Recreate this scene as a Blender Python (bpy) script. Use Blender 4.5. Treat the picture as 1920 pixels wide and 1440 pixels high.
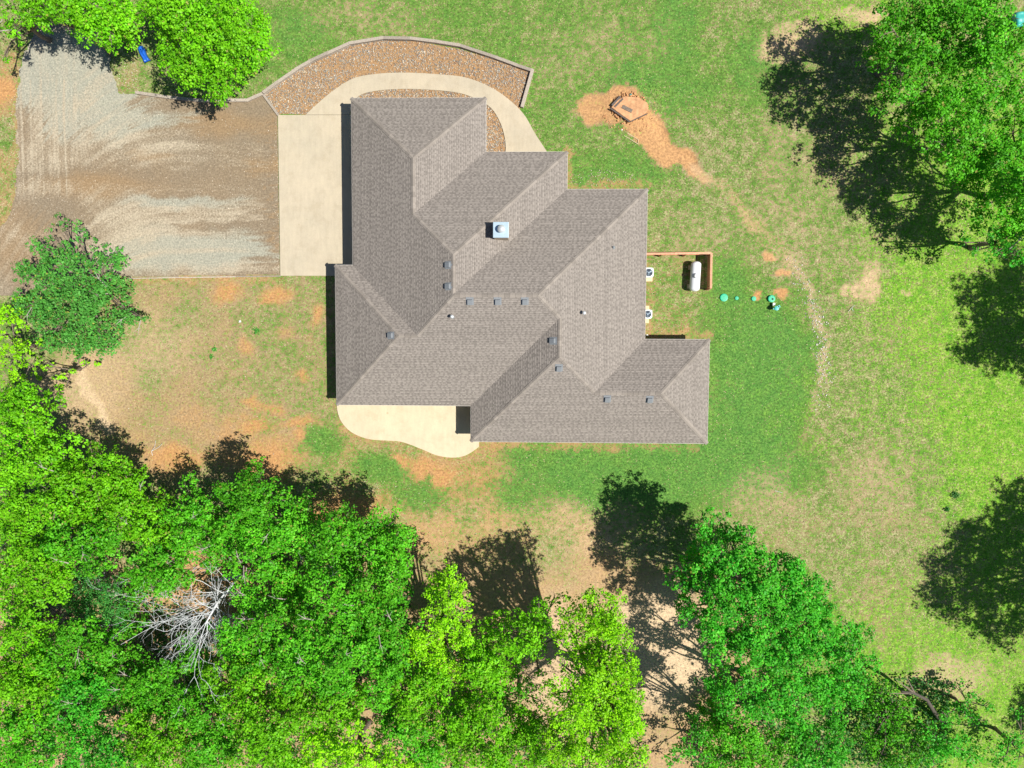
import bpy, math, random
import numpy as np
from mathutils import Vector, Matrix, Euler

random.seed(7)
rng = np.random.default_rng(11)
for o in list(bpy.data.objects):
    bpy.data.objects.remove(o)
S = bpy.context.scene
COL = S.collection

# ------------------------------------------------------------------ camera
H = 56.0
TX, TY, TR = [math.radians(a) for a in (-3.635, 1.357, 0.296)]
cam_d = bpy.data.cameras.new('camera')
cam = bpy.data.objects.new('camera', cam_d)
COL.objects.link(cam)
cam.location = (0, 0, H)
cam.rotation_euler = Euler((TX, TY, TR), 'XYZ')
cam_d.lens = 24.0
cam_d.sensor_width = 36.0
cam_d.clip_start = 0.5
cam_d.clip_end = 4000
S.camera = cam
S.render.resolution_x = 1024
S.render.resolution_y = 768

# ------------------------------------------------------------------ world, sun, exposure
SUNV = Vector((0.608, -0.150, 1.0)).normalized()
world = bpy.data.worlds.new('World')
S.world = world
world.use_nodes = True
wn = world.node_tree.nodes
wl = world.node_tree.links
bg = wn['Background']
sky = wn.new('ShaderNodeTexSky')
sky.sky_type = 'NISHITA'
sky.sun_disc = False
sky.sun_elevation = math.asin(SUNV.z)
sky.sun_rotation = math.atan2(SUNV.x, SUNV.y)
sky.ozone_density = 6.0
wl.new(sky.outputs[0], bg.inputs[0])
bg.inputs[1].default_value = 0.052
sun_d = bpy.data.lights.new('sun', 'SUN')
sun_d.energy = 5.0
sun_d.angle = math.radians(0.5)
sun_d.color = (1.0, 0.955, 0.87)
sun = bpy.data.objects.new('sun', sun_d)
COL.objects.link(sun)
sun.location = SUNV * 90
sun.rotation_euler = (-SUNV).to_track_quat('-Z', 'Y').to_euler()
S.view_settings.view_transform = 'Standard'
S.view_settings.look = 'None'
S.view_settings.gamma = 1.0
S.view_settings.use_curve_mapping = False
S.view_settings.exposure = 0.28

# ------------------------------------------------------------------ layout helpers (photo pixel + height -> world metres)
RM = np.array(Euler((TX, TY, TR), 'XYZ').to_matrix())
FPX = 1280.0
def at(px, py, z=0.0):
    d = RM @ np.array([px - 960.0, 720.0 - py, -FPX])
    t = (H - z) / -d[2]
    return Vector((d[0] * t, d[1] * t, z))
def to_px(X, Y, Z=0.0):
    v = np.stack([X, Y, np.zeros_like(X) + Z - H], -1) @ RM
    return 960 + FPX * v[..., 0] / -v[..., 2], 720 - FPX * v[..., 1] / -v[..., 2]
def mpp(z=0.0):
    return (H - z) / FPX

# ------------------------------------------------------------------ numpy noise
def _hash(ix, iy, seed):
    h = (ix.astype(np.int64) * 374761393 + iy.astype(np.int64) * 668265263 + seed * 974711) & 0x7fffffff
    h = (h ^ (h >> 13)) * 1274126177 & 0x7fffffff
    return ((h ^ (h >> 16)) & 0xffff) / 65535.0
def vnoise(x, y, seed=0):
    ix = np.floor(x); iy = np.floor(y)
    fx = x - ix; fy = y - iy
    fx = fx * fx * (3 - 2 * fx); fy = fy * fy * (3 - 2 * fy)
    a = _hash(ix, iy, seed); b = _hash(ix + 1, iy, seed)
    c = _hash(ix, iy + 1, seed); d = _hash(ix + 1, iy + 1, seed)
    return (a * (1 - fx) + b * fx) * (1 - fy) + (c * (1 - fx) + d * fx) * fy
def fbm(x, y, seed=0, oct=4):
    s = 0; a = 1; t = 0
    for i in range(oct):
        s = s + a * vnoise(x * 2 ** i, y * 2 ** i, seed + i * 17); t += a; a *= 0.55
    return s / t
def sstep(a, b, x):
    t = np.clip((x - a) / (b - a), 0, 1)
    return t * t * (3 - 2 * t)

# ------------------------------------------------------------------ object helpers
def tag(o, label=None, cat=None, group=None, kind=None):
    if label: o['label'] = label
    if cat: o['category'] = cat
    if group: o['group'] = group
    if kind: o['kind'] = kind
    return o
def thing(name, loc, label, cat, group=None, rz=0.0):
    o = bpy.data.objects.new(name, None)
    o.empty_display_size = 0.3
    COL.objects.link(o)
    o.location = loc
    o.rotation_euler = (0, 0, rz)
    return tag(o, label, cat, group)
def link(name, me, mat=None, parent=None, loc=None, rot=None):
    if mat is not None and len(me.materials) == 0:
        me.materials.append(mat)
    o = bpy.data.objects.new(name, me)
    COL.objects.link(o)
    if parent is not None: o.parent = parent
    if loc is not None: o.location = loc
    if rot is not None: o.rotation_euler = rot
    return o
def pymesh(name, verts, faces, smooth=False):
    me = bpy.data.meshes.new(name)
    me.from_pydata([tuple(v) for v in verts], [], faces)
    me.update()
    if smooth:
        me.polygons.foreach_set('use_smooth', [True] * len(me.polygons))
    return me
def npmesh(name, V, F, color=None, cname='tint', smooth=False):
    """V (n,3), F (m,k) equal-sized faces, color (n,3)"""
    me = bpy.data.meshes.new(name)
    n, (m, k) = len(V), F.shape
    me.vertices.add(n)
    me.vertices.foreach_set('co', np.asarray(V, np.float32).ravel())
    me.loops.add(m * k)
    me.loops.foreach_set('vertex_index', F.astype(np.int32).ravel())
    me.polygons.add(m)
    me.polygons.foreach_set('loop_start', np.arange(0, m * k, k, dtype=np.int32))
    if smooth:
        me.polygons.foreach_set('use_smooth', np.ones(m, bool))
    me.update(calc_edges=True)
    if color is not None:
        for cn, cc in (color.items() if isinstance(color, dict) else ((cname, color),)):
            ca = me.color_attributes.new(cn, 'FLOAT_COLOR', 'POINT')
            c4 = np.ones((n, 4), np.float32); c4[:, :3] = cc
            ca.data.foreach_set('color', c4.ravel())
    return me

class MB:
    """collects simple solids into one mesh"""
    def __init__(s): s.v = []; s.f = []
    def add(s, vs, fs):
        b = len(s.v); s.v += [tuple(v) for v in vs]; s.f += [tuple(i + b for i in f) for f in fs]
    def box(s, c, d, rz=0.0, m=None):
        x, y, z = d[0] / 2, d[1] / 2, d[2] / 2
        vs = [Vector((a * x, b * y, e * z)) for e in (-1, 1) for a, b in ((-1, -1), (1, -1), (1, 1), (-1, 1))]
        R = Matrix.Rotation(rz, 3, 'Z') if m is None else m
        s.add([R @ v + Vector(c) for v in vs], [(3, 2, 1, 0), (4, 5, 6, 7), (0, 1, 5, 4), (1, 2, 6, 5), (2, 3, 7, 6), (3, 0, 4, 7)])
    def tube(s, pts, rads, n=8, cap=True):
        pts = [Vector(p) for p in pts]; rings = []
        for i, p in enumerate(pts):
            d = (pts[min(i + 1, len(pts) - 1)] - pts[max(i - 1, 0)])
            d = d.normalized() if d.length > 1e-9 else Vector((0, 0, 1))
            a = d.cross(Vector((0, 0, 1)) if abs(d.z) < .9 else Vector((1, 0, 0))).normalized(); b = d.cross(a)
            rings.append([p + (a * math.cos(2 * math.pi * k / n) + b * math.sin(2 * math.pi * k / n)) * rads[i] for k in range(n)])
        vs = [v for r in rings for v in r]; fs = []
        for i in range(len(pts) - 1):
            for k in range(n):
                fs.append((i * n + k, i * n + (k + 1) % n, (i + 1) * n + (k + 1) % n, (i + 1) * n + k))
        if cap:
            fs.append(tuple(range(n))[::-1]); fs.append(tuple(range((len(pts) - 1) * n, len(pts) * n)))
        s.add(vs, fs)
    def lathe(s, c, prof, n=24, axis='Z'):
        c = Vector(c); vs = []; fs = []
        for r, h in prof:
            for k in range(n):
                a = 2 * math.pi * k / n
                if axis == 'Z': vs.append(c + Vector((r * math.cos(a), r * math.sin(a), h)))
                else: vs.append(c + Vector((r * math.cos(a), h, r * math.sin(a))))
        for i in range(len(prof) - 1):
            for k in range(n):
                fs.append((i * n + k, i * n + (k + 1) % n, (i + 1) * n + (k + 1) % n, (i + 1) * n + k))
        fs.append(tuple(range(n))[::-1]); fs.append(tuple(range((len(prof) - 1) * n, len(prof) * n)))
        s.add(vs, fs)
    def prism(s, poly, z0, z1):
        n = len(poly)
        s.add([(p[0], p[1], z0) for p in poly] + [(p[0], p[1], z1) for p in poly],
              [tuple(range(n))[::-1], tuple(range(n, 2 * n))] + [(i, (i + 1) % n, n + (i + 1) % n, n + i) for i in range(n)])
    def build(s, name, mat, parent=None, smooth=False, loc=None, rot=None, bevel=0):
        me = pymesh(name, s.v, s.f, smooth)
        o = link(name, me, mat, parent, loc, rot)
        if bevel:
            md = o.modifiers.new('bevel', 'BEVEL'); md.width = bevel; md.segments = 2; md.limit_method = 'ANGLE'
        return o

# ------------------------------------------------------------------ materials
def newmat(name):
    m = bpy.data.materials.new(name); m.use_nodes = True
    nt = m.node_tree
    return m, nt.nodes, nt.links, nt.nodes['Principled BSDF']
def N(nodes, t, **kw):
    n = nodes.new(t)
    for k, v in kw.items(): setattr(n, k, v)
    return n
def ramp(nodes, stops):
    r = nodes.new('ShaderNodeValToRGB'); e = r.color_ramp.elements
    while len(e) < len(stops): e.new(0.5)
    for el, (p, c) in zip(e, stops):
        el.position = p; el.color = (*c, 1)
    return r
def noise(nodes, links, scale, detail=4, rough=.55, coord=None, vec_scale=None):
    t = N(nodes, 'ShaderNodeTexNoise'); t.inputs['Scale'].default_value = scale
    t.inputs['Detail'].default_value = detail; t.inputs['Roughness'].default_value = rough
    if coord is not None:
        if vec_scale:
            mp = N(nodes, 'ShaderNodeMapping'); mp.inputs['Scale'].default_value = vec_scale
            links.new(coord, mp.inputs[0]); links.new(mp.outputs[0], t.inputs['Vector'])
        else: links.new(coord, t.inputs['Vector'])
    return t.outputs['Fac']
def mixc(nodes, links, fac, a, b, mode='MIX'):
    m = N(nodes, 'ShaderNodeMix', data_type='RGBA', blend_type=mode)
    for sock, v in ((m.inputs['Factor'], fac), (m.inputs['A'], a), (m.inputs['B'], b)):
        pass
    ins = [m.inputs[0], m.inputs[6], m.inputs[7]]
    for sock, v in zip(ins, (fac, a, b)):
        if isinstance(v, (int, float)): sock.default_value = v
        elif isinstance(v, tuple): sock.default_value = (*v, 1)
        else: links.new(v, sock)
    return m.outputs[2]
def math_(nodes, links, op, a, b=None, c=None, clamp=False):
    m = N(nodes, 'ShaderNodeMath', operation=op); m.use_clamp = clamp
    for i, v in enumerate((a, b, c)):
        if v is None: continue
        if isinstance(v, (int, float)): m.inputs[i].default_value = v
        else: links.new(v, m.inputs[i])
    return m.outputs[0]
def attr(nodes, name):
    a = N(nodes, 'ShaderNodeAttribute'); a.attribute_name = name
    return a.outputs['Color']
def bump(nodes, links, bs, h, strength, dist):
    b = N(nodes, 'ShaderNodeBump'); b.inputs['Strength'].default_value = strength
    b.inputs['Distance'].default_value = dist
    links.new(h, b.inputs['Height']); links.new(b.outputs[0], bs.inputs['Normal'])
def simple(name, col, rough=.7, metal=0., var=.12, scale=6, spec=.3, bumpd=0.0, objrand=0.0):
    m, n, l, b = newmat(name)
    tc = N(n, 'ShaderNodeTexCoord').outputs['Object']
    f = noise(n, l, scale, 5, .6, tc)
    lo = tuple(c * (1 - var) for c in col); hi = tuple(min(1, c * (1 + var)) for c in col)
    r = ramp(n, [(.3, lo), (.7, hi)]); l.new(f, r.inputs[0])
    out = r.outputs[0]
    if objrand:
        oi = N(n, 'ShaderNodeObjectInfo').outputs['Random']
        v = math_(n, l, 'MULTIPLY_ADD', oi, 2 * objrand, 1 - objrand)
        hsv = N(n, 'ShaderNodeHueSaturation'); l.new(out, hsv.inputs['Color']); l.new(v, hsv.inputs['Value'])
        out = hsv.outputs[0]
    l.new(out, b.inputs['Base Color'])
    b.inputs['Roughness'].default_value = rough; b.inputs['Metallic'].default_value = metal
    b.inputs['Specular IOR Level'].default_value = spec
    if bumpd: bump(n, l, b, f, .5, bumpd)
    return m
def tinted(name, rough=.85, spec=.2, var=.18, scale=25, bumpd=0.0):
    m, n, l, b = newmat(name)
    tc = N(n, 'ShaderNodeTexCoord').outputs['Object']
    f = noise(n, l, scale, 4, .6, tc)
    r = ramp(n, [(.25, (1 - var,) * 3), (.75, (1 + var,) * 3)]); l.new(f, r.inputs[0])
    l.new(mixc(n, l, 1.0, attr(n, 'tint'), r.outputs[0], 'MULTIPLY'), b.inputs['Base Color'])
    b.inputs['Roughness'].default_value = rough; b.inputs['Specular IOR Level'].default_value = spec
    if bumpd: bump(n, l, b, f, .5, bumpd)
    return m

def leafmat(name='leaf'):
    m, n, l, b = newmat(name)
    c = attr(n, 'tint')
    l.new(c, b.inputs['Base Color'])
    b.inputs['Roughness'].default_value = .5
    b.inputs['Specular IOR Level'].default_value = .22
    tr = N(n, 'ShaderNodeBsdfTranslucent')
    l.new(mixc(n, l, 1.0, c, (1.25, 1.15, .5), 'MULTIPLY'), tr.inputs['Color'])
    mx = N(n, 'ShaderNodeMixShader'); mx.inputs[0].default_value = .22
    l.new(b.outputs[0], mx.inputs[1]); l.new(tr.outputs[0], mx.inputs[2])
    l.new(mx.outputs[0], n['Material Output'].inputs['Surface'])
    return m
M_LEAF = leafmat()
M_BARK = simple('bark', (.20, .16, .125), .9, var=.35, scale=9, bumpd=.03)
M_DEADWOOD = simple('dead_wood', (.60, .62, .64), .8, var=.2, scale=12)
M_BARKD = simple('dark_bark', (.10, .085, .07), .9, var=.3, scale=9)
M_TWIG = simple('grey_twig', (.42, .38, .33), .85, var=.2)
M_SHINGLE = tinted('shingle', .93, .12, .2, 60)
M_DECK = simple('roof_deck', (.10, .09, .082), .95)
M_STONE = tinted('river_stone', .8, .25, .15, 30)

def concretemat(name, base, warm, spots=True):
    m, n, l, b = newmat(name)
    tc = N(n, 'ShaderNodeTexCoord').outputs['Object']
    f1 = noise(n, l, .35, 6, .62, tc); f2 = noise(n, l, 14, 5, .7, tc); f3 = noise(n, l, 1.3, 4, .6, tc, (3, .5, 1))
    r = ramp(n, [(.3, base), (.72, warm)]); l.new(f1, r.inputs[0])
    r2 = ramp(n, [(.2, (.90,) * 3), (.8, (1.08,) * 3)]); l.new(f2, r2.inputs[0])
    r3 = ramp(n, [(.25, (.93,) * 3), (.75, (1.05,) * 3)]); l.new(f3, r3.inputs[0])
    c = mixc(n, l, 1., r.outputs[0], r2.outputs[0], 'MULTIPLY'); c = mixc(n, l, 1., c, r3.outputs[0], 'MULTIPLY')
    if spots:
        f4 = noise(n, l, 2.2, 2, .4, tc); rr = ramp(n, [(.74, (1, 1, 1)), (.8, (.72, .68, .6))]); l.new(f4, rr.inputs[0])
        c = mixc(n, l, .7, c, rr.outputs[0], 'MULTIPLY')
    f5 = noise(n, l, .9, 7, .7, tc); r5 = ramp(n, [(.36, (.92, .91, .89)), (.5, (1, 1, 1)), (.64, (1.03, 1.03, 1.02))]); l.new(f5, r5.inputs[0])
    c = mixc(n, l, 1., c, r5.outputs[0], 'MULTIPLY')
    l.new(c, b.inputs['Base Color']); b.inputs['Roughness'].default_value = .88
    b.inputs['Specular IOR Level'].default_value = .2
    bump(n, l, b, f2, .3, .004)
    return m
M_CONC = concretemat('concrete', (.49, .43, .325), (.56, .48, .355))
M_CONC2 = concretemat('patio_concrete', (.60, .52, .37), (.68, .58, .41))

def groundmat():
    m, n, l, b = newmat('lawn_soil')
    geo = N(n, 'ShaderNodeNewGeometry').outputs['Position']
    A = N(n, 'ShaderNodeSeparateColor'); l.new(attr(n, 'cover'), A.inputs[0])
    B = N(n, 'ShaderNodeSeparateColor'); l.new(attr(n, 'kindof'), B.inputs[0])
    cover, lush, orange = A.outputs
    bright, sand, stony = B.outputs
    nf = noise(n, l, 5.5, 6, .75, geo)          # blade-scale speckle
    nm0 = noise(n, l, 1.3, 6, .72, geo); nmr = N(n, 'ShaderNodeMapRange'); l.new(nm0, nmr.inputs[0]); nmr.inputs[1].default_value = .34; nmr.inputs[2].default_value = .66; nm = nmr.outputs[0]
    nl = noise(n, l, .22, 4, .6, geo)
    # soil
    n3 = noise(n, l, 2.3, 5, .7, geo)
    def jit(v, lo, hi, k1=1.3, k2=1.5):
        x = math_(n, l, 'ADD', v, math_(n, l, 'MULTIPLY', math_(n, l, 'SUBTRACT', n3, .5), k1))
        x = math_(n, l, 'ADD', x, math_(n, l, 'MULTIPLY', math_(n, l, 'SUBTRACT', nf, .5), k2))
        r = N(n, 'ShaderNodeMapRange', interpolation_type='SMOOTHSTEP'); l.new(x, r.inputs[0])
        r.inputs[1].default_value = lo; r.inputs[2].default_value = hi
        return r.outputs[0]
    lush = jit(lush, -.05, 1.15); orange = jit(orange, .1, .95, .9, .5); bright = jit(bright, .1, .95, 1.2, 1.6)
    soil = mixc(n, l, orange, (.36, .265, .15), (.50, .27, .115))
    soil = mixc(n, l, sand, soil, (.64, .48, .31))
    rs = ramp(n, [(.36, (.66, .64, .62)), (.5, (.98, .98, .98)), (.64, (1.38, 1.36, 1.3))]); l.new(nf, rs.inputs[0])
    soil = mixc(n, l, 1., soil, rs.outputs[0], 'MULTIPLY')
    # dry straw among the grass
    rst = ramp(n, [(.38, (.22, .17, .09)), (.5, (.38, .31, .18)), (.64, (.58, .50, .34))]); l.new(nf, rst.inputs[0])
    # grass
    g1 = mixc(n, l, nm, (.095, .20, .03), (.175, .285, .05))
    g2 = mixc(n, l, nm, (.08, .22, .045), (.14, .30, .06))
    g3 = mixc(n, l, nm, (.09, .29, .022), (.27, .46, .045))
    g = mixc(n, l, lush, g1, g2); g = mixc(n, l, bright, g, g3)
    rg = ramp(n, [(.36, (.46,) * 3), (.5, (.95,) * 3), (.66, (1.6, 1.5, 1.3))]); l.new(nf, rg.inputs[0])
    g = mixc(n, l, 1., g, rg.outputs[0], 'MULTIPLY')
    # straw fraction
    n2 = noise(n, l, 9.0, 4, .7, geo)
    sv = math_(n, l, 'ADD', math_(n, l, 'MULTIPLY', n2, 2.0), math_(n, l, 'MULTIPLY', nm, .55))
    sv = math_(n, l, 'ADD', sv, math_(n, l, 'MULTIPLY', math_(n, l, 'MAXIMUM', lush, math_(n, l, 'MULTIPLY', bright, .3)), -1.0))
    sf = N(n, 'ShaderNodeMapRange', interpolation_type='SMOOTHSTEP'); l.new(sv, sf.inputs[0])
    sf.inputs[1].default_value = .98; sf.inputs[2].default_value = 1.62
    g = mixc(n, l, sf.outputs[0], g, rst.outputs[0])
    # cover threshold
    cv = math_(n, l, 'MULTIPLY', math_(n, l, 'SUBTRACT', nf, .5), 2.4)
    cv = math_(n, l, 'ADD', cv, math_(n, l, 'MULTIPLY', math_(n, l, 'SUBTRACT', nl, .5), .9))
    cv = math_(n, l, 'ADD', cv, math_(n, l, 'MULTIPLY', math_(n, l, 'SUBTRACT', n3, .5), 1.6)); cv = math_(n, l, 'ADD', cv, cover)
    cf = N(n, 'ShaderNodeMapRange', interpolation_type='SMOOTHSTEP'); l.new(cv, cf.inputs[0])
    cf.inputs[1].default_value = .15; cf.inputs[2].default_value = .85
    c = mixc(n, l, cf.outputs[0], soil, g)
    l.new(c, b.inputs['Base Color']); b.inputs['Roughness'].default_value = .95
    b.inputs['Specular IOR Level'].default_value = .1
    bump(n, l, b, nf, .9, .05)
    return m
M_GROUND = groundmat()

def drivemat():
    m, n, l, b = newmat('gravel_drive')
    geo = N(n, 'ShaderNodeNewGeometry').outputs['Position']
    A = N(n, 'ShaderNodeSeparateColor'); l.new(attr(n, 'cover'), A.inputs[0])
    pale, blue, rust = A.outputs
    nf = noise(n, l, 7, 5, .75, geo); nm = noise(n, l, .6, 5, .6, geo)
    mud = mixc(n, l, nm, (.22, .18, .13), (.28, .22, .15))
    c = mixc(n, l, rust, mud, (.32, .21, .11))
    grey = mixc(n, l, nm, (.30, .30, .245), (.40, .39, .31))
    def th(v, lo, hi, k=.9):
        x = math_(n, l, 'ADD', v, math_(n, l, 'MULTIPLY', math_(n, l, 'SUBTRACT', nf, .5), k))
        r = N(n, 'ShaderNodeMapRange', interpolation_type='SMOOTHSTEP'); l.new(x, r.inputs[0])
        r.inputs[1].default_value = lo; r.inputs[2].default_value = hi
        return r.outputs[0]
    c = mixc(n, l, th(blue, .2, .8), c, grey)
    c = mixc(n, l, th(pale, .1, 1.0), c, (.44, .375, .275))
    r = ramp(n, [(.36, (.72,) * 3), (.64, (1.25,) * 3)]); l.new(nf, r.inputs[0])
    c = mixc(n, l, 1., c, r.outputs[0], 'MULTIPLY')
    l.new(c, b.inputs['Base Color']); b.inputs['Roughness'].default_value = .95
    b.inputs['Specular IOR Level'].default_value = .12
    bump(n, l, b, nf, .7, .03)
    return m
M_DRIVE = drivemat()

def brickmat():
    m, n, l, b = newmat('house_brick')
    tc = N(n, 'ShaderNodeTexCoord').outputs['Object']
    sp = N(n, 'ShaderNodeSeparateXYZ'); l.new(tc, sp.inputs[0])
    u = math_(n, l, 'ADD', sp.outputs[0], sp.outputs[1])
    cb = N(n, 'ShaderNodeCombineXYZ'); l.new(u, cb.inputs[0]); l.new(sp.outputs[2], cb.inputs[1])
    t = N(n, 'ShaderNodeTexBrick'); l.new(cb.outputs[0], t.inputs[0])
    t.inputs['Scale'].default_value = 1.0
    t.inputs['Brick Width'].default_value = .2; t.inputs['Row Height'].default_value = .07; t.inputs['Mortar Size'].default_value = .008
    t.inputs['Color1'].default_value = (.42, .33, .27, 1); t.inputs['Color2'].default_value = (.30, .22, .18, 1); t.inputs['Mortar'].default_value = (.5, .47, .42, 1)
    l.new(t.outputs[0], b.inputs['Base Color']); b.inputs['Roughness'].default_value = .9
    return m
M_BRICK = brickmat()
M_TRIM = simple('fascia_paint', (.62, .60, .56), .5, var=.05)
M_GLASS = simple('window_glass', (.03, .04, .05), .06, spec=.6, var=.05)
M_DOOR = simple('garage_door_paint', (.45, .40, .34), .5, var=.05)
M_TIMBER = simple('weathered_timber', (.40, .345, .285), .9, var=.3, scale=14, bumpd=.02, objrand=.22)
M_CEDAR = simple('red_cedar', (.50, .21, .11), .8, var=.22, scale=10, bumpd=.01, objrand=.18)
M_CEDAR_CAP = simple('cedar_cap_board', (.68, .36, .22), .75, var=.2, scale=7, objrand=.1)
M_GALV = simple('galvanised_steel', (.58, .74, .84), .38, .55, var=.06)
M_VENT = simple('vent_metal', (.27, .29, .31), .5, .2, var=.06)
M_PIPE = simple('pipe_steel', (.75, .78, .80), .35, .4, var=.05)
M_TANK = simple('tank_white_paint', (.86, .88, .90), .3, spec=.5, var=.03, scale=2)
M_ACBODY = simple('ac_cabinet_paint', (.74, .80, .80), .45, var=.04)
M_ACDARK = simple('ac_dark_interior', (.02, .03, .06), .6)
M_ACBLADE = simple('ac_blade', (.30, .38, .46), .4, .3)
M_PAD = simple('equipment_pad', (.70, .58, .36), .85, var=.1)
M_TEAL = simple('green_plastic_lid', (.02, .50, .27), .45, spec=.5, var=.08, scale=5)
M_TEAL2 = simple('teal_plastic', (.06, .48, .42), .4, spec=.5, var=.12, scale=8)
M_BLACK = simple('black_rubber', (.015, .02, .02), .7)
M_WHITEP = simple('white_plastic', (.8, .8, .78), .4, var=.04)
M_BLUE = simple('blue_tarp', (.015, .12, .55), .4, spec=.5, var=.25, scale=5)
M_SLAB = simple('dirt_covered_slab', (.60, .33, .17), .95, var=.3, scale=3, bumpd=.03)
M_DARKWOOD = simple('dark_old_timber', (.13, .11, .10), .9, var=.4, scale=14)
M_CAPSH = simple('ridge_cap_shingle', (.285, .252, .222), .93, var=.15, scale=25, objrand=.16, spec=.12)
M_VALLEY = simple('chase_siding', (.45, .38, .28), .8, var=.1)

# ------------------------------------------------------------------ ground
def seg_d(px, py, pts):
    best = np.full(px.shape, 1e9)
    for (x0, y0), (x1, y1) in zip(pts[:-1], pts[1:]):
        dx, dy = x1 - x0, y1 - y0
        t = np.clip(((px - x0) * dx + (py - y0) * dy) / (dx * dx + dy * dy + 1e-9), 0, 1)
        best = np.minimum(best, np.hypot(px - x0 - t * dx, py - y0 - t * dy))
    return best
def blob(px, py, x, y, rx, ry, ang=0., soft=.5):
    a = math.radians(ang); dx = px - x; dy = py - y
    u = (dx * math.cos(a) + dy * math.sin(a)) / rx; v = (-dx * math.sin(a) + dy * math.cos(a)) / ry
    return 1 - sstep(1 - soft, 1 + soft, np.hypot(u, v))
def axis(lo, hi, step, far):
    core = np.arange(lo, hi + step, step)
    out = []; x = 0.; s = step
    while x < far: s *= 1.35; x += s; out.append(x)
    out = np.array(out)
    return np.concatenate([(lo - out)[::-1], core, core[-1] + out])
gx = axis(-46, 46, .2, 900); gy = axis(-38, 32, .2, 900)
GX, GY = np.meshgrid(gx, gy)
PX, PY = to_px(GX, GY, 0.0)
PXw = PX + 22 * (fbm(GX * .5, GY * .5, 3) - .5) * 2 + 8 * (fbm(GX * 2.2, GY * 2.2, 5) - .5) * 2
PYw = PY + 22 * (fbm(GX * .5, GY * .5, 9) - .5) * 2 + 8 * (fbm(GX * 2.2, GY * 2.2, 6) - .5) * 2
B = lambda *a, **k: blob(PXw, PYw, *a, **k)
cover = .88 + .3 * (fbm(GX * .28, GY * .28, 20) - .5) * 2
lush = .12 + .5 * (fbm(GX * .2, GY * .2, 31) - .5)
orange = .25 + 0 * GX
bright = 0 * GX; sand = 0 * GX; stony = 0 * GX
def put(arr, val, w): arr[...] = arr * (1 - w) + val * w
# top lawn: even dull green
w = B(900, 60, 520, 260, soft=.35); put(cover, .98, w * .8); put(lush, .35, w)
for x, y, rx, ry in ((1270, 60, 40, 110), (1410, 120, 40, 60), (1300, 170, 60, 30), (1190, 150, 60, 30), (1150, 330, 90, 50), (560, 60, 60, 40)):
    put(lush, .8, B(x, y, rx, ry) * .7)
put(cover, .68, B(690, 30, 120, 60) * .4); put(cover, .74, B(1130, 90, 60, 90) * .5)
# right lawn: brighter to the far right
w = sstep(1440, 1850, PXw) * sstep(-200, 300, PYw); put(bright, .85, w)
put(bright, .6, B(1620, 30, 120, 60)); put(bright, .75, B(1650, 1180, 260, 190) * .8); put(bright, .5, B(1500, 800, 90, 120) * .6)
put(bright, 1., B(1850, 860, 120, 130)); put(cover, 1.0, B(1850, 850, 120, 130) * .8)
put(bright, .9, B(1780, 560, 110, 130) * .7)
put(cover, .64, B(1610, 1000, 180, 190) * .75); put(bright, .15, B(1610, 960, 190, 170) * .8)
put(cover, .66, B(1700, 1080, 90, 70) * .6)
put(cover, .72, B(1600, 860, 90, 60) * .5)
put(cover, .50, B(1390, 950, 60, 80) * .8); put(cover, .48, B(1490, 330, 60, 90) * .6)
put(cover, .30, B(1790, 1270, 80, 50) * .8); put(sand, .5, B(1790, 1270, 80, 50)); put(sand, .6, B(1850, 1385, 60, 30))
# lush patches east and south of the house
for x, y, rx, ry in ((1400, 740, 75, 130), (1370, 860, 120, 60), (1250, 880, 170, 38), (1060, 880, 110, 45), (1180, 930, 120, 40), (1370, 530, 30, 40), (1450, 640, 70, 60), (1250, 860, 60, 24), (1480, 720, 40, 60)):
    w = B(x, y, rx * 1.1, ry * 1.1, soft=.8); put(lush, 1.0, w * .95); put(cover, 1.1, w * .8); put(orange, .2, w); put(bright, .08, w * .7)
for x, y, rx, ry in ((1270, 545, 60, 70), (1260, 620, 55, 40)):
    w = B(x, y, rx, ry); put(cover, .66, w * .8); put(orange, .5, w)
put(cover, .6, B(1255, 610, 45, 35) * .7); put(orange, .55, B(1250, 610, 50, 30))
# west lawn: thin grass over tan soil
w = B(420, 690, 330, 190, soft=.25); put(cover, .38 , w * .95); put(lush, .1, w); put(orange, .3, w)
w = B(560, 700, 110, 180); put(cover, .54, w * .8); put(lush, .25, w)
w = B(330, 820, 190, 90); put(cover, .25, w * .8); put(orange, .35, w)
w = B(270, 650, 90, 60); put(cover, .42, w * .8); put(sand, .28, w)
w = B(150, 730, 90, 70); put(cover, .1, w); put(sand, .35, w)
w = 1 - sstep(6, 16, seg_d(PXw, PYw, [(150, 700), (172, 745), (190, 800)])); put(sand, .8, w); put(cover, 0, w)
for x, y, rx, ry, o in ((430, 552, 26, 18, .9), (515, 548, 28, 14, .9), (575, 708, 14, 14, 1), (500, 772, 24, 12, .8), (565, 795, 40, 10, .9), (480, 800, 24, 10, .9), (420, 805, 30, 20, .6), (360, 780, 40, 20, .4), (540, 620, 20, 12, .5), (590, 590, 16, 24, .8), (470, 760, 12, 8, .9), (465, 655, 12, 16, .7)):
    w = B(x, y, rx, ry, soft=.8); put(orange, o, w); put(cover, .05, w * .75)
put(cover, .2, B(640, 535, 30, 14)); 
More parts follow.
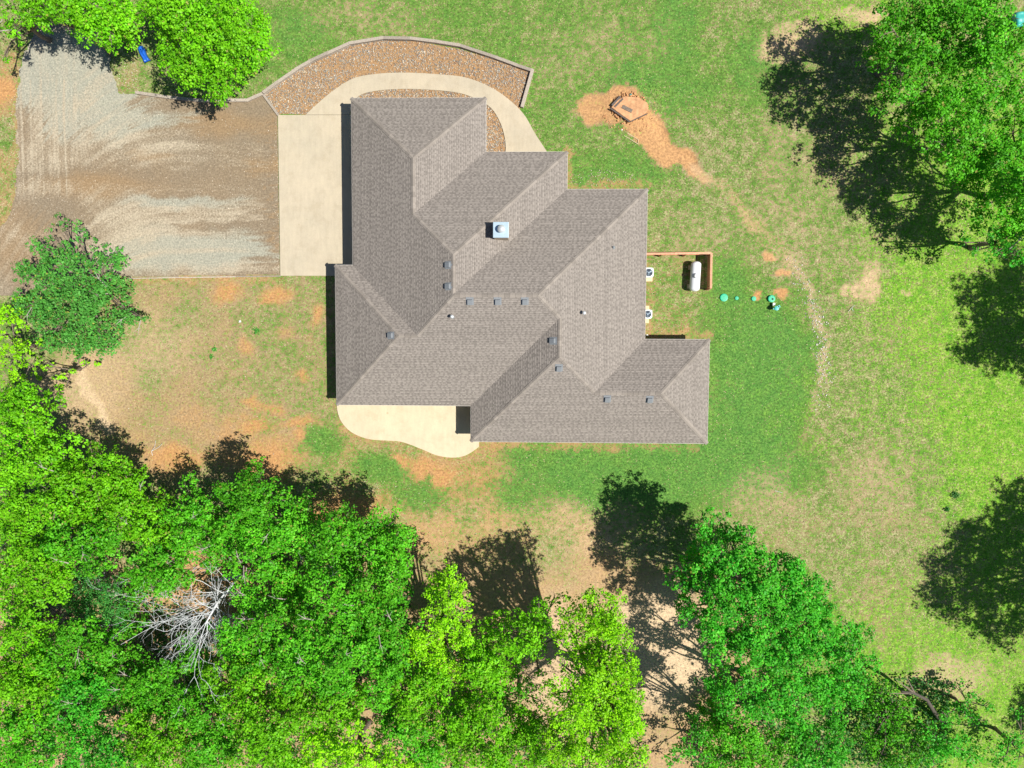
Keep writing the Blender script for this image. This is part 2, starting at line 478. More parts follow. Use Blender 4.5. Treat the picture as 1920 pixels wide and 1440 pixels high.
# south lawn
w = B(760, 890, 230, 80); put(cover, .55, w * .85); put(orange, .6, w)
for x, y, rx, ry in ((720, 880, 50, 26), (790, 925, 55, 32), (960, 940, 60, 40), (1000, 860, 40, 30), (600, 830, 40, 30), (900, 920, 40, 20)):
    w = B(x, y, rx, ry); put(cover, .98, w * .9); put(lush, .7, w)
w = B(880, 900, 60, 60); put(cover, .40, w * .8); put(orange, .7, w)
for x, y, rx, ry in ((690, 955, 60, 26), (790, 880, 34, 16), (830, 900, 22, 16), (840, 1000, 90, 26), (620, 960, 40, 30), (560, 820, 16, 12), (750, 860, 20, 10), (1125, 1065, 40, 30), (780, 1000, 40, 30), (330, 860, 60, 20), (500, 870, 60, 40)):
    w = B(x, y, rx, ry, soft=.8); put(orange, .9, w); put(cover, 0, w * .75)
w = B(930, 1000, 200, 60); put(cover, .40, w * .85); put(orange, .7, w); put(sand, .2, w)
w = B(1100, 1000, 120, 60); put(cover, .45, w * .8); put(sand, .4, w)
w = B(1420, 930, 80, 60); put(cover, .48, w * .7); put(sand, .3, w)
# under the trees to the south: bare litter
w = sstep(1010, 1090, PYw + .05 * (PXw - 900) ** 2 / 100 * 0) * (1 - sstep(1390, 1520, PXw)); put(cover, .12, w * .9); put(orange, .45, w); put(sand, .2, w)
w = (1 - sstep(0, 60, PYw - 850 + 0 * PXw)) * 0
w = B(1245, 1215, 90, 110, soft=.4); put(sand, 1, w); put(orange, .1, w); put(cover, -.1, w)
w = B(1040, 1250, 60, 110); put(sand, .75, w); put(cover, .05, w)
w = B(400, 1100, 110, 60); put(orange, .85, w); put(cover, -.1, w)
for x, y, rx, ry in ((700, 30, 90, 40), (1110, 70, 60, 60), (1230, 90, 30, 70), (1020, 120, 50, 50), (1480, 250, 40, 80), (1590, 470, 60, 40), (1650, 900, 70, 60), (1480, 420, 60, 90), (1560, 330, 60, 60), (1330, 440, 70, 50)):
    w = B(x, y, rx, ry, soft=.9); put(cover, .58, w * .7); put(sand, .3, w)
# top right bare patches
for x, y, rx, ry in ((1500, 60, 60, 30), (1460, 90, 40, 26), (1620, 20, 50, 18), (1625, 525, 20, 34), (1600, 550, 24, 12), (1700, 545, 10, 8)):
    w = B(x, y, rx, ry); put(sand, .7, w); put(orange, .6, w); put(cover, .3, w * .9)
# mound apron, washed dirt, drain
for x, y, rx, ry, a in ((1128, 208, 44, 32, 20), (1160, 185, 40, 30, 0), (1226, 258, 62, 34, 50), (1282, 302, 52, 24, 35)):
    w = B(x, y, rx, ry, a, soft=.3); put(orange, .95, w); put(cover, -.3, w); put(sand, .12, w)
w = 1 - sstep(6, 22, seg_d(PXw, PYw, [(1310, 320), (1370, 370), (1420, 430), (1470, 480)])); put(orange, .8, w * .7); put(cover, .45, w * .7); put(sand, .4, w)
w = 1 - sstep(4, 17, seg_d(PXw, PYw, [(1480, 480), (1510, 540), (1535, 610), (1548, 690), (1535, 760)])); put(cover, .38, w * .8); put(sand, .5, w); put(stony, 1, w)
w = 1 - sstep(4, 12, seg_d(PXw, PYw, [(1535, 740), (1500, 830), (1462, 920)])); put(cover, .5, w * .6)
for x, y in ((1417, 556), (1463, 558), (1440, 480), (1466, 508)):
    w = B(x, y, 12, 10); put(orange, 1, w); put(cover, 0, w)
# strips along the foundations
for pts, r in (([(1066, 290), (1066, 350), (1210, 350)], 14), ([(900, 836), (1000, 836), (1300, 838)], 9), ([(1214, 470), (1214, 630), (1330, 634)], 12), ([(240, 524), (520, 520)], 9), ([(632, 762), (640, 800), (700, 828), (780, 835), (850, 862), (900, 850)], 10)):
    w = 1 - sstep(r * .5, r * 1.5, seg_d(PXw, PYw, pts)); put(cover, .35, w * .7); put(orange, .6, w)
# left margin beside the drive
w = (1 - sstep(30, 60, PXw)) * sstep(60, 130, PYw) * (1 - sstep(480, 540, PYw)); put(cover, .45, w * .9); put(orange, .6, w)
put(orange, .9, B(5, 165, 16, 26)); put(cover, .1, B(5, 165, 16, 26)); put(cover, .9, B(12, 250, 16, 24))
w = B(245, 150, 30, 36); put(cover, .7, w); put(orange, .5, w)
lush += .5 * (fbm(GX * .9, GY * .9, 200, 4) - .5); bright += .55 * (fbm(GX * .7, GY * .7, 204, 4) - .5) * (bright > .1)
orange += .3 * (fbm(GX * .8, GY * .8, 208) - .5); cover += .35 * (fbm(GX * .6, GY * .6, 212, 4) - .5)
GZ = .05 * (fbm(GX * .35, GY * .35, 40) - .5) + .03 * (fbm(GX * 1.6, GY * 1.6, 42) - .5)
flat = np.maximum.reduce([B(330, 330, 330, 260), B(790, 480, 420, 420), B(1080, 560, 330, 330)])
GZ = GZ * (1 - flat) - .005
mw = blob(PX, PY, 1180, 200, 52, 44, 0, .6); GZ = GZ + .28 * mw * (.8 + .4 * fbm(GX * 2, GY * 2, 50))
gw = 1 - sstep(2, 16, seg_d(PX, PY, [(1228, 225), (1245, 260), (1275, 290), (1300, 300)])); GZ = GZ - .14 * gw
GZ = GZ + .05 * (fbm(GX * 3, GY * 3, 51) - .5) * np.maximum(blob(PX, PY, 1226, 258, 62, 34, 50), blob(PX, PY, 1130, 208, 44, 34))
far = np.hypot(GX, GY); GZ = np.where(far > 60, 0, GZ)
ny, nx = GX.shape
idx = np.arange(ny * nx).reshape(ny, nx)
F = np.stack([idx[:-1, :-1], idx[:-1, 1:], idx[1:, 1:], idx[1:, :-1]], -1).reshape(-1, 4)
cl = lambda a: np.clip(a, 0, 1)
me = npmesh('ground', np.stack([GX, GY, GZ], -1).reshape(-1, 3), F,
            {'cover': np.stack([cl(cover), cl(lush), cl(orange)], -1).reshape(-1, 3),
             'kindof': np.stack([cl(bright), cl(sand), cl(stony)], -1).reshape(-1, 3)}, smooth=True)
ground = link('ground', me, M_GROUND); tag(ground, kind='structure')
from bisect import bisect
def samp(arr, x, y):
    i = min(max(bisect(gx, x) - 1, 0), nx - 1); j = min(max(bisect(gy, y) - 1, 0), ny - 1)
    return arr[j, i]

# ------------------------------------------------------------------ gravel driveway sheet
def inside(px, py, poly):
    r = np.zeros(px.shape, bool); n = len(poly)
    for i in range(n):
        x0, y0 = poly[i]; x1, y1 = poly[(i + 1) % n]
        c = ((y0 > py) != (y1 > py)) & (px < (x1 - x0) * (py - y0) / (y1 - y0 + 1e-12) + x0)
        r ^= c
    return r
drive_poly = [(522, 216), (496, 176), (466, 188), (374, 190), (262, 176), (222, 172), (206, 120), (214, 70), (200, -60), (60, -60), (66, 60), (40, 110), (28, 200), (30, 300), (24, 400), (-40, 470), (-120, 540), (-120, 620), (-30, 600), (60, 545), (140, 545), (230, 521), (330, 519), (526, 516)]
xs = np.arange(-50, -18.6, .1); ys = np.arange(3.5, 34.5, .1)
DX, DY = np.meshgrid(xs, ys)
p1, p2 = to_px(DX, DY, .02)
wob = 7 * (fbm(DX * 1.1, DY * 1.1, 61) - .5) * 2
leftish = 1 - sstep(200, 300, p1)
ins = inside(p1 + wob * leftish, p2 + wob * leftish, drive_poly)
t_h = p2 - .0024 * np.maximum(0, 330 - p1) ** 2 + .02 * (p1 - 400)
st_h = fbm(t_h * .085, p1 * .006, 70, 5)
st_h2 = fbm(t_h * .30, p1 * .010, 76, 3)
t_v = p1 - .10 * (p2 - 200) * (p2 > 200) * .3
st_v = fbm(t_v * .13, p2 * .008, 80, 4); st_v2 = fbm(t_v * .35, p2 * .01, 84, 3)
vert = (1 - sstep(110, 190, p1)) * (1 - sstep(300, 420, p2))
brk = .25 + .75 * sstep(.42, .62, fbm(DX * .55, DY * .55, 98, 4))
st = (st_h * .75 + st_h2 * .25 * brk + .125 * (1 - brk)) * (1 - vert) + (st_v * .65 + st_v2 * .35) * vert
st = st * .75 + .25 * fbm(DX * .9, DY * .9, 97, 5)
st2 = fbm(DX * .5, DY * .5, 90)
PD = lambda x, y, rx, ry: blob(p1 + 60 * (fbm(DX * .4, t_h * .15, 96) - .5) * 2, p2 + 14 * (fbm(DX * .6, DY * .6, 93) - .5) * 2, x, y, rx, ry, 0, .7)
pale = sstep(.40, .70, st) * .32 + .16
for x, y, rx, ry, v in ((90, 300, 60, 100, .55), (170, 220, 60, 40, .6), (230, 280, 130, 30, .6), (330, 262, 160, 14, .55), (330, 400, 200, 22, .75), (220, 420, 90, 60, .75), (400, 505, 150, 10, .8), (300, 470, 130, 50, .6), (420, 440, 90, 20, .5), (60, 330, 50, 100, .4), (30, 420, 40, 40, .5), (150, 180, 60, 60, .35)):
    w = PD(x, y, rx, ry); pale = pale + w * (v * (.35 + .7 * (st - .35)) - .08)
for x, y, rx, ry in ((250, 330, 190, 12), (440, 330, 110, 14), (90, 400, 90, 26), (420, 200, 110, 22), (508, 360, 16, 160), (440, 220, 90, 40), (400, 425, 120, 7)):
    pale = pale - .5 * PD(x, y, rx, ry)
bluev = .12 + .25 * (st2 - .4)
for x, y, rx, ry, v in ((100, 140, 90, 70, .9), (180, 150, 50, 70, .8), (210, 190, 60, 50, .7), (230, 250, 40, 30, .5), (350, 478, 110, 26, .85), (420, 465, 70, 30, .7), (330, 380, 110, 12, .7), (310, 225, 70, 16, .4), (120, 240, 30, 30, .6), (270, 460, 60, 40, .6)):
    bluev = bluev + PD(x, y, rx, ry) * v * (.6 + .7 * st)
rustv = .1 + .5 * (fbm(DX * .25, DY * .25, 99) - .45)
for x, y, rx, ry in ((500, 310, 30, 14), (280, 290, 30, 10), (420, 235, 110, 20), (170, 350, 120, 20), (30, 460, 50, 60), (518, 360, 5, 160)):
    rustv = rustv + .5 * PD(x, y, rx, ry)
# chevron tread prints in the pale tracks
ch = np.sin((DX * 2 + np.abs(((DY * 2.2) % 1) - .5) * 1.4) * 22) * vert * 0 + np.sin((p2 + 9 * np.abs(((p1 / 11) % 1) - .5)) * 1.05) * vert
ch2 = np.sin((p1 + 9 * np.abs(((t_h / 11) % 1) - .5)) * 1.05) * (1 - vert)
pale = pale + .15 * (ch + ch2) * sstep(.5, .6, st2) * sstep(.25, .5, pale)
# thin ruts
for c0, amp in ((38, .35), (56, .4), (76, .3), (104, .3), (119, .5)):
    pale = pale + amp * (1 - sstep(.8, 2.4, np.abs(t_v - c0 - 3 * fbm(p2 * .01, p2 * 0, int(c0))))) * vert * (p2 > 150)
DZ = .02 + .035 * (st - .5) * sstep(0, 20, seg_d(p1, p2, [(522, 216), (526, 516)]))
ny2, nx2 = DX.shape
idx2 = np.arange(ny2 * nx2).reshape(ny2, nx2)
cellin = ins[:-1, :-1] & ins[:-1, 1:] & ins[1:, 1:] & ins[1:, :-1]
F2 = np.stack([idx2[:-1, :-1], idx2[:-1, 1:], idx2[1:, 1:], idx2[1:, :-1]], -1)[cellin]
used, inv = np.unique(F2, return_inverse=True)
V2 = np.stack([DX, DY, DZ], -1).reshape(-1, 3)[used]
me = npmesh('gravel_driveway', V2, inv.reshape(F2.shape), {'cover': np.stack([cl(pale), cl(bluev), cl(rustv)], -1).reshape(-1, 3)[used]}, smooth=True)
tag(link('gravel_driveway', me, M_DRIVE), kind='structure')

# ------------------------------------------------------------------ concrete: pad, walkway, patio
def smooth_poly(pts, it=2):
    for _ in range(it):
        q = []
        n = len(pts)
        for i in range(n):
            a, b = Vector(pts[i]), Vector(pts[(i + 1) % n])
            q += [a.lerp(b, .25), a.lerp(b, .75)]
        pts = q
    return pts
def cat_open(pts, sub=8):
    out = []
    P = [pts[0]] + list(pts) + [pts[-1]]
    for i in range(1, len(P) - 2):
        p0, p1_, p2_, p3 = [np.array(P[j], float) for j in (i - 1, i, i + 1, i + 2)]
        for k in range(sub):
            t = k / sub
            out.append(tuple(.5 * ((2 * p1_) + (-p0 + p2_) * t + (2 * p0 - 5 * p1_ + 4 * p2_ - p3) * t * t + (-p0 + 3 * p1_ - 3 * p2_ + p3) * t ** 3)))
    out.append(tuple(P[-2]))
    return out
def W2(pts, z=0.): return [tuple(at(x, y, z)[:2]) for x, y in pts]
mb = MB(); mb.prism(W2([(521, 215.5), (572, 215.5), (662, 215.5), (690, 240), (690, 517), (525.5, 517)], .1)[::-1], -.1, .1)
pad = mb.build('concrete_driveway', M_CONC, bevel=.01); tag(pad, kind='structure')
outer = cat_open([(573, 215), (600, 190), (630, 166), (665, 146), (710, 138), (760, 136), (820, 139), (872, 145), (915, 161), (950, 183), (982, 214), (1003, 250), (1025, 284), (1030, 300)])
inner = cat_open([(945, 300), (948, 284), (947, 262), (938, 230), (918, 200), (880, 180), (840, 171), (780, 167), (740, 167), (700, 171), (676, 178), (662, 192), (655, 215)])
mb = MB()
wp = W2(outer + inner, .104)
mb.prism(wp[::-1], -.1, .104)
tag(mb.build('walkway', M_CONC), kind='structure')
edge = cat_open([(631, 750), (633, 772), (641, 792), (660, 811), (690, 823), (725, 826), (755, 829), (790, 842), (820, 854), (850, 858), (875, 853), (898, 838)], 6)
mb = MB(); mb.prism(W2(edge + [(898, 800), (900, 740)], .1), -.1, .1)
pt = mb.build('patio', M_CONC2); tag(pt, kind='structure')

# ------------------------------------------------------------------ river rock beds
bedA = [(523, 213), (497, 178), (555, 134), (655, 86), (718, 75), (770, 76), (862, 92), (930, 113), (994, 135), (976, 198)] + [p for p in outer[::-1] if 570 < p[0] < 976][::1]
bedB = [(668, 195)] + inner[::-1][8:] + [(905, 330), (905, 195)]
M_BED = simple('rock_bed_soil', (.36, .22, .11), .95, var=.3, scale=5, bumpd=.02)
for poly in (bedA, bedB):
    ww = W2(poly, .01)
    me = pymesh('rock_bed', [(x, y, .012) for x, y in ww], [tuple(range(len(ww)))])
    o = link('rock_bed', me, M_BED); tag(o, kind='structure')
ICO = None
def ico():
    t = (1 + 5 ** .5) / 2
    v = np.array([(-1, t, 0), (1, t, 0), (-1, -t, 0), (1, -t, 0), (0, -1, t), (0, 1, t), (0, -1, -t), (0, 1, -t), (t, 0, -1), (t, 0, 1), (-t, 0, -1), (-t, 0, 1)]) / math.sqrt(1 + t * t)
    f = np.array([(0, 11, 5), (0, 5, 1), (0, 1, 7), (0, 7, 10), (0, 10, 11), (1, 5, 9), (5, 11, 4), (11, 10, 2), (10, 7, 6), (7, 1, 8), (3, 9, 4), (3, 4, 2), (3, 2, 6), (3, 6, 8), (3, 8, 9), (4, 9, 5), (2, 4, 11), (6, 2, 10), (8, 6, 7), (9, 8, 1)])
    return v, f
IV, IF = ico()
def stones(name, P, R, C, label=None):
    n = len(P)
    ang = rng.uniform(0, 2 * math.pi, n)
    sc = np.stack([R * rng.uniform(.8, 1.35, n), R * rng.uniform(.6, .95, n), R * rng.uniform(.45, .7, n)], -1)
    V = IV[None] * (1 + .16 * rng.standard_normal((n, 12, 1))) * sc[:, None]
    c, s = np.cos(ang)[:, None], np.sin(ang)[:, None]
    X = V[..., 0] * c - V[..., 1] * s; Y = V[..., 0] * s + V[..., 1] * c
    V = np.stack([X, Y, V[..., 2]], -1) + P[:, None]
    Fz = (IF[None] + (np.arange(n) * 12)[:, None, None]).reshape(-1, 3)
    col = np.repeat(C, 12, 0)
    me = npmesh(name, V.reshape(-1, 3), Fz, col, smooth=True)
    return link(name, me, M_STONE)
PAL = np.array([(.66, .55, .40), (.52, .42, .30), (.42, .37, .31), (.36, .36, .33), (.55, .33, .20), (.72, .64, .52), (.30, .27, .25), (.62, .44, .26), (.45, .46, .42)])
pts_all = []
for poly, dens, lim in ((bedA, 1.0, None), (bedB, 1.2, None)):
    ww = np.array(W2(poly, .03)); lo = ww.min(0); hi = ww.max(0)
    n = int((hi - lo).prod() * 150 * dens)
    q = rng.uniform(lo, hi, (n, 2))
    k = inside(q[:, 0], q[:, 1], [tuple(a) for a in ww])
    q = q[k]
    # thinner where the soil shows near the wall and along the path edge
    nn = fbm(q[:, 0] * .5, q[:, 1] * .5, 120)
    ppx, ppy = to_px(q[:, 0], q[:, 1])
    thin = .95 - .45 * sstep(.52, .68, nn) - .4 * (1 - sstep(3, 14, seg_d(ppx, ppy, outer)))
    q = q[rng.uniform(0, 1, len(q)) < thin]
    pts_all.append(q)
q = np.concatenate(pts_all)
R = rng.uniform(.028, .066, len(q))
C = PAL[rng.integers(0, len(PAL), len(q))] * rng.uniform(.6, 1.0, (len(q), 1))
st_o = stones('river_stones', np.column_stack([q, .02 + R * .3]), R, C)
tag(st_o, 'tan and grey river stones covering the rock beds beside the curved walkway', 'river stones', kind='stuff')
# pale washed stones down the east lawn
line = [(1480, 480), (1510, 540), (1535, 610), (1548, 690), (1535, 760)]
q = []
for i in range(520):
    s = rng.uniform(0, 4); k = int(s) if s < 4 else 3; t = s - k
    a, b_ = line[k], line[k + 1]
    x = a[0] + (b_[0] - a[0]) * t + rng.normal(0, 9); y = a[1] + (b_[1] - a[1]) * t + rng.normal(0, 9)
    if 560 < y < 720 or rng.uniform() < .3: q.append(at(x, y, 0)[:2])
q = np.array(q); R = rng.uniform(.025, .07, len(q))
C = np.array([(.60, .56, .50)]) * rng.uniform(.75, 1.25, (len(q), 1))
o = stones('washed_stones', np.column_stack([q, R * .3]), R, C)
tag(o, 'pale washed stones in a bare strip down the east lawn', 'stones', kind='stuff')
# small pebbles on bare soil round the house
q = []
for (x, y, rx, ry, n_) in ((300, 350, 230, 160, 700), (110, 250, 90, 150, 400), (520, 360, 8, 150, 120), (30, 300, 14, 150, 120), (1130, 335, 70, 16, 120), (700, 960, 150, 60, 120), (400, 700, 260, 170, 260), (380, 300, 160, 110, 180), (1000, 990, 250, 60, 200), (1250, 570, 60, 90, 100), (1640, 980, 200, 200, 120), (240, 140, 20, 30, 80), (1240, 1220, 60, 60, 120)):
    for _ in range(n_):
        a = rng.uniform(0, 6.283); r = math.sqrt(rng.uniform())
        q.append(at(x + rx * r * math.cos(a), y + ry * r * math.sin(a))[:2])
q = np.array(q); R = rng.uniform(.018, .045, len(q)); C = np.array([(.66, .58, .46)]) * rng.uniform(.6, 1.2, (len(q), 1))
o = stones('scattered_pebbles', np.column_stack([q, .02 + R * .3]), R, C)
tag(o, 'small pale pebbles scattered over the lawn and gravel', 'pebbles', kind='stuff')

# ------------------------------------------------------------------ grass tufts
n = 230000
q = np.stack([rng.uniform(-45, 45, n), rng.uniform(-36, 31, n)], -1)
ii = np.clip(np.searchsorted(gx, q[:, 0]) - 1, 0, nx - 1); jj = np.clip(np.searchsorted(gy, q[:, 1]) - 1, 0, ny - 1)
cv = cover[jj, ii]; lv = lush[jj, ii]; bv = bright[jj, ii]; zv = GZ[jj, ii]
ppx, ppy = to_px(q[:, 0], q[:, 1])
block = inside(ppx, ppy, drive_poly) | inside(ppx, ppy, bedA) | inside(ppx, ppy, outer + inner) | inside(ppx, ppy, [(519, 213), (700, 213), (700, 518), (523, 518)]) | inside(ppx, ppy, edge + [(898, 800), (900, 740)])
block |= (ppx > 640) & (ppx < 900) & (ppy > 200) & (ppy < 740)
block |= (ppx > 640) & (ppx < 1190) & (ppy > 370) & (ppy < 740)
keep = (rng.uniform(0, 1, n) < np.clip(cv * 1.1 - .12, 0, 1)) & ~block
q = q[keep]; lv = lv[keep]; bv = bv[keep]; zv = zv[keep]; n = len(q)
ang = rng.uniform(0, 6.283, n); L = rng.uniform(.05, .12, n) * (1 + .5 * bv); Wd = rng.uniform(.02, .045, n); hgt = rng.uniform(.01, .035, n) * (1 + bv)
dx, dy = np.cos(ang), np.sin(ang)
base = np.column_stack([q, zv])
V = np.stack([base - np.column_stack([dy * Wd, -dx * Wd, 0 * dx]), base + np.column_stack([dy * Wd, -dx * Wd, 0 * dx]),
              base + np.column_stack([dx * L, dy * L, hgt])], 1)
Fz = np.arange(n * 3).reshape(-1, 3)
dry = rng.uniform(0, 1, n) < (.34 - .28 * np.maximum(lv, .5 * bv))
g1 = np.array([(.12, .20, .035)]); g2 = np.array([(.06, .19, .022)]); g3 = np.array([(.20, .44, .03)])
C = g1 * (1 - lv[:, None]) + g2 * lv[:, None]; C = C * (1 - bv[:, None]) + g3 * bv[:, None]
C = np.where(dry[:, None], np.array([(.52, .42, .25)]), C) * rng.uniform(.65, 1.35, (n, 1))
me = npmesh('grass', V.reshape(-1, 3), Fz, np.repeat(C, 3, 0))
o = link('grass', me, M_LEAF); tag(o, 'short green and straw coloured grass blades over the lawns', 'grass', kind='stuff')

# ------------------------------------------------------------------ house
W, NA, EA, NB, EB, NC, EC, SC, WD, ND, WE, SE, NF, EF = -13.77, 18.58, -3.355, 14.5, 2.925, 11.67, 9.1, -5.16, -15.155, 5.83, -4.505, -8.0, .16, 14.12
EZ, PT = 2.42, .5
RECTS = [(W, EA, -2, NA), (W, EB, SC, NB), (W, EC, SC, NC), (WD, EC, SC, ND), (WE, EC, SE, NC), (WE, EF, SE, NF)]
def roof_z(x, y):
    return EZ + PT * max(min(x - a, b - x, y - c, d - y) for a, b, c, d in RECTS)
def at_roof(px, py):
    z = 4.5
    for _ in range(12):
        p = at(px, py, z); z = .5 * z + .5 * roof_z(p.x, p.y)
    p = at(px, py, z); p.z = roof_z(p.x, p.y); return p
house = thing('house', (-2, 3, 0), 'sprawling single storey house with brown grey shingled hip roof and pale metal chimney cap', 'house')
HO = Vector((-2, 3, 0))
a1 = (-8.5625, 13.3725); a2 = (-8.5625, 9.2925); b1 = (-5.4225, 6.1525); b2 = (-5.4225, 3.3225)
c1 = (-5.355, 3.255); c2 = (.685, 3.255); d2 = (-8.275, .335); d1 = (-9.66, .335)
e1 = (2.2975, 1.6425); e2 = (2.2975, -1.1975); f2 = (5.02, -3.92); f1 = (10.04, -3.92)
SLOPES = [('W', WD, [(WD, SC), (WD, ND), d1]), ('N', ND, [(WD, ND), (W, ND), d2, d1]),
          ('S', SC, [(WD, SC), d1, d2, c1, c2, e1, (WE, SC)]), ('W', WE, [(WE, SC), e1, e2, (WE, SE)]),
          ('S', SE, [(WE, SE), e2, f2, f1, (EF, SE)]), ('E', EF, [(EF, SE), f1, (EF, NF)]),
          ('N', NF, [(EF, NF), f1, f2, (EC, NF)]), ('E', EC, [(EC, NC), c2, e1, e2, f2, (EC, NF)]),
          ('N', NC, [(EC, NC), (EB, NC), b2, c1, c2]), ('E', EB, [(EB, NC), (EB, NB), b1, b2]),
          ('N', NB, [(EB, NB), (EA, NB), a2, b1]), ('E', EA, [(EA, NB), (EA, NA), a1, a2]),
          ('N', NA, [(EA, NA), (W, NA), a1]), ('W', W, [(W, NA), a1, a2, b1, b2, c1, d2, (W, ND)])]
DIR = {'W': ((1, 0), (0, 1)), 'E': ((-1, 0), (0, 1)), 'N': ((0, -1), (1, 0)), 'S': ((0, 1), (1, 0))}
def clip_rect(poly, u0, u1, v0, v1):
    for ax, val, sgn in ((0, u0, 1), (0, u1, -1), (1, v0, 1), (1, v1, -1)):
        out = []; n = len(poly)
        for i in range(n):
            a, b = poly[i], poly[(i + 1) % n]
            da, db = sgn * (a[ax] - val), sgn * (b[ax] - val)
            if da >= 0: out.append(a)
            if (da >= 0) != (db >= 0):
                t = da / (da - db); out.append((a[0] + (b[0] - a[0]) * t, a[1] + (b[1] - a[1]) * t))
        poly = out
        if len(poly) < 3: return []
    return poly
TONES = [(.283, .252, .226), (.272, .242, .217), (.294, .262, .235), (.254, .226, .203), (.306, .273, .244)]
rr = random.Random(5)
EXPO = .143 * math.cos(math.atan(PT))
for side, off, poly in SLOPES:
    (ix, iy), (ux, uy) = DIR[side]
    base = abs(off)
    def vz(x, y): return EZ + PT * (abs((x if side in 'WE' else y) - off))
    zz = [(x, y, vz(x, y)) for x, y in poly]
    # orient upward
    area = sum(poly[i][0] * poly[(i + 1) % len(poly)][1] - poly[(i + 1) % len(poly)][0] * poly[i][1] for i in range(len(poly)))
    order = tuple(range(len(poly))) if area > 0 else tuple(range(len(poly)))[::-1]
    me = pymesh('roof_slope', [Vector(p) - HO - Vector((0, 0, .012)) for p in zz], [order])
    slope = link('roof_slope', me, M_DECK, house)
    # shingles: local (u along eave, v horizontal distance up the slope)
    lp = [((x * ux + y * uy), abs((x if side in 'WE' else y) - off)) for x, y in poly]
    umin = min(p[0] for p in lp); umax = max(p[0] for p in lp); vmax = max(p[1] for p in lp)
    V = []; F_ = []; FC = []
    nrow = int(vmax / EXPO) + 1
    for r_ in range(nrow):
        v0, v1 = r_ * EXPO - (.02 if r_ == 0 else 0), (r_ + 1) * EXPO
        cells = [p for p in lp]
        row = clip_rect(lp, umin - 1, umax + 1, max(v0, 0), v1)
        if not row: continue
        ra, rb = min(p[0] for p in row), max(p[0] for p in row)
        u = ra - rr.uniform(0, .3); thick = rr.random() < .5
        tone_row = rr.uniform(.94, 1.06)
        while u < rb:
            wd = rr.uniform(.10, .26) if thick else rr.uniform(.08, .20)
            vm = v0 + (v1 - v0) * (.66 if thick else .45)
            for pc, band in ((clip_rect(lp, u, u + wd, max(v0, 0), vm), 0), (clip_rect(lp, u, u + wd, vm, v1), 1)):
                if len(pc) < 3: continue
                lift = .014 if thick else .007
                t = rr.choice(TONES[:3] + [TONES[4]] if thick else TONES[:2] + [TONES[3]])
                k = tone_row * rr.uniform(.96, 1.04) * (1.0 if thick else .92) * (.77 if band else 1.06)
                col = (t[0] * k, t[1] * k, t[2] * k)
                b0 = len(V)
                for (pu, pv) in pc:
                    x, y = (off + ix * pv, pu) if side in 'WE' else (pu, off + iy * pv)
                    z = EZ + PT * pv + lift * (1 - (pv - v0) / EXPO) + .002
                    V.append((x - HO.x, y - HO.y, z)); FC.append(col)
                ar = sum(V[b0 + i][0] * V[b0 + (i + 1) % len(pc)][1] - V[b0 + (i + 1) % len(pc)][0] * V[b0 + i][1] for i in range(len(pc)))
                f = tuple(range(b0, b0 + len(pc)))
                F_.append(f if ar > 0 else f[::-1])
                # butt edge lip
                low = [p for p in pc if abs(p[1] - max(v0, 0)) < 1e-6]
                if len(low) >= 2 and not band:
                    b0 = len(V); a_, c_ = min(p[0] for p in low), max(p[0] for p in low)
                    for pu, dz in ((a_, lift + .002), (c_, lift + .002), (c_, -.004), (a_, -.004)):
                        pv = max(v0, 0); x, y = (off + ix * pv, pu) if side in 'WE' else (pu, off + iy * pv)
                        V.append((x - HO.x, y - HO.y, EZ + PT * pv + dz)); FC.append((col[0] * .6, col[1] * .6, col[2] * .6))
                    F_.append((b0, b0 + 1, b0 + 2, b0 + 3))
            u += wd; thick = not thick if rr.random() < .8 else thick
    me = bpy.data.meshes.new('shingles'); me.from_pydata(V, [], F_); me.update()
    ca = me.color_attributes.new('tint', 'FLOAT_COLOR', 'POINT')
    c4 = np.ones((len(V), 4), np.float32); c4[:, :3] = FC; ca.data.foreach_set('color', c4.ravel())
    o = link('shingles', me, M_SHINGLE, slope); tag(o, kind='stuff')

# ridge and hip caps: one folded cap mesh, shared
def P3(p): return Vector((p[0], p[1], roof_z(*p)))
LINES = [((W, NA), a1), ((EA, NA), a1), (a1, a2), (a2, b1), ((EB, NB), b1), (b1, b2), (c1, c2), ((EC, NC), c2), (c2, e1), (e1, e2), (e2, f2), (f2, f1),
         ((EF, NF), f1), ((EF, SE), f1), ((WE, SE), e2), ((WD, SC), d1), ((WD, ND), d1), (d1, d2), (d2, c1)]
caps_me = {}
def cap_mesh(drop, L=.43):
    key = round(drop, 2)
    if key in caps_me: return caps_me[key]
    w_ = .155; vs = []
    for (y, lift) in ((0, .034), (L, .016)):
        for (x, s) in ((-w_, 1), (0, 0), (w_, 1)):
            vs.append((x, y, lift + .008 - abs(x) * drop))
    for x in (-w_, 0, w_): vs.append((x, 0, .0 - abs(x) * drop))
    me = pymesh('ridge_cap', vs, [(0, 1, 4, 3), (1, 2, 5, 4), (6, 7, 1, 0), (7, 8, 2, 1)])
    me.materials.append(M_CAPSH)
    caps_me[key] = me
    return me
ncap = 0
for p, q_ in LINES:
    A, Bv = P3(p), P3(q_)
    d = Bv - A; hip = abs(d.z) > .01
    Ln = d.length; nseg = max(1, int(Ln / .395)); step = Ln / nseg
    rotz = math.atan2(-d.x, d.y)
    tilt = math.atan2(d.z, math.hypot(d.x, d.y))
    R3 = Matrix.Rotation(rotz, 4, 'Z') @ Matrix.Rotation(tilt, 4, 'X')
    me = cap_mesh(.36 if hip else .5)
    for k in range(nseg):
        o = bpy.data.objects.new('ridge_cap', me); COL.objects.link(o); o.parent = house
        o.matrix_local = Matrix.Translation(A + d * (k / nseg) - HO) @ R3
        ncap += 1
print('ridge caps', ncap)

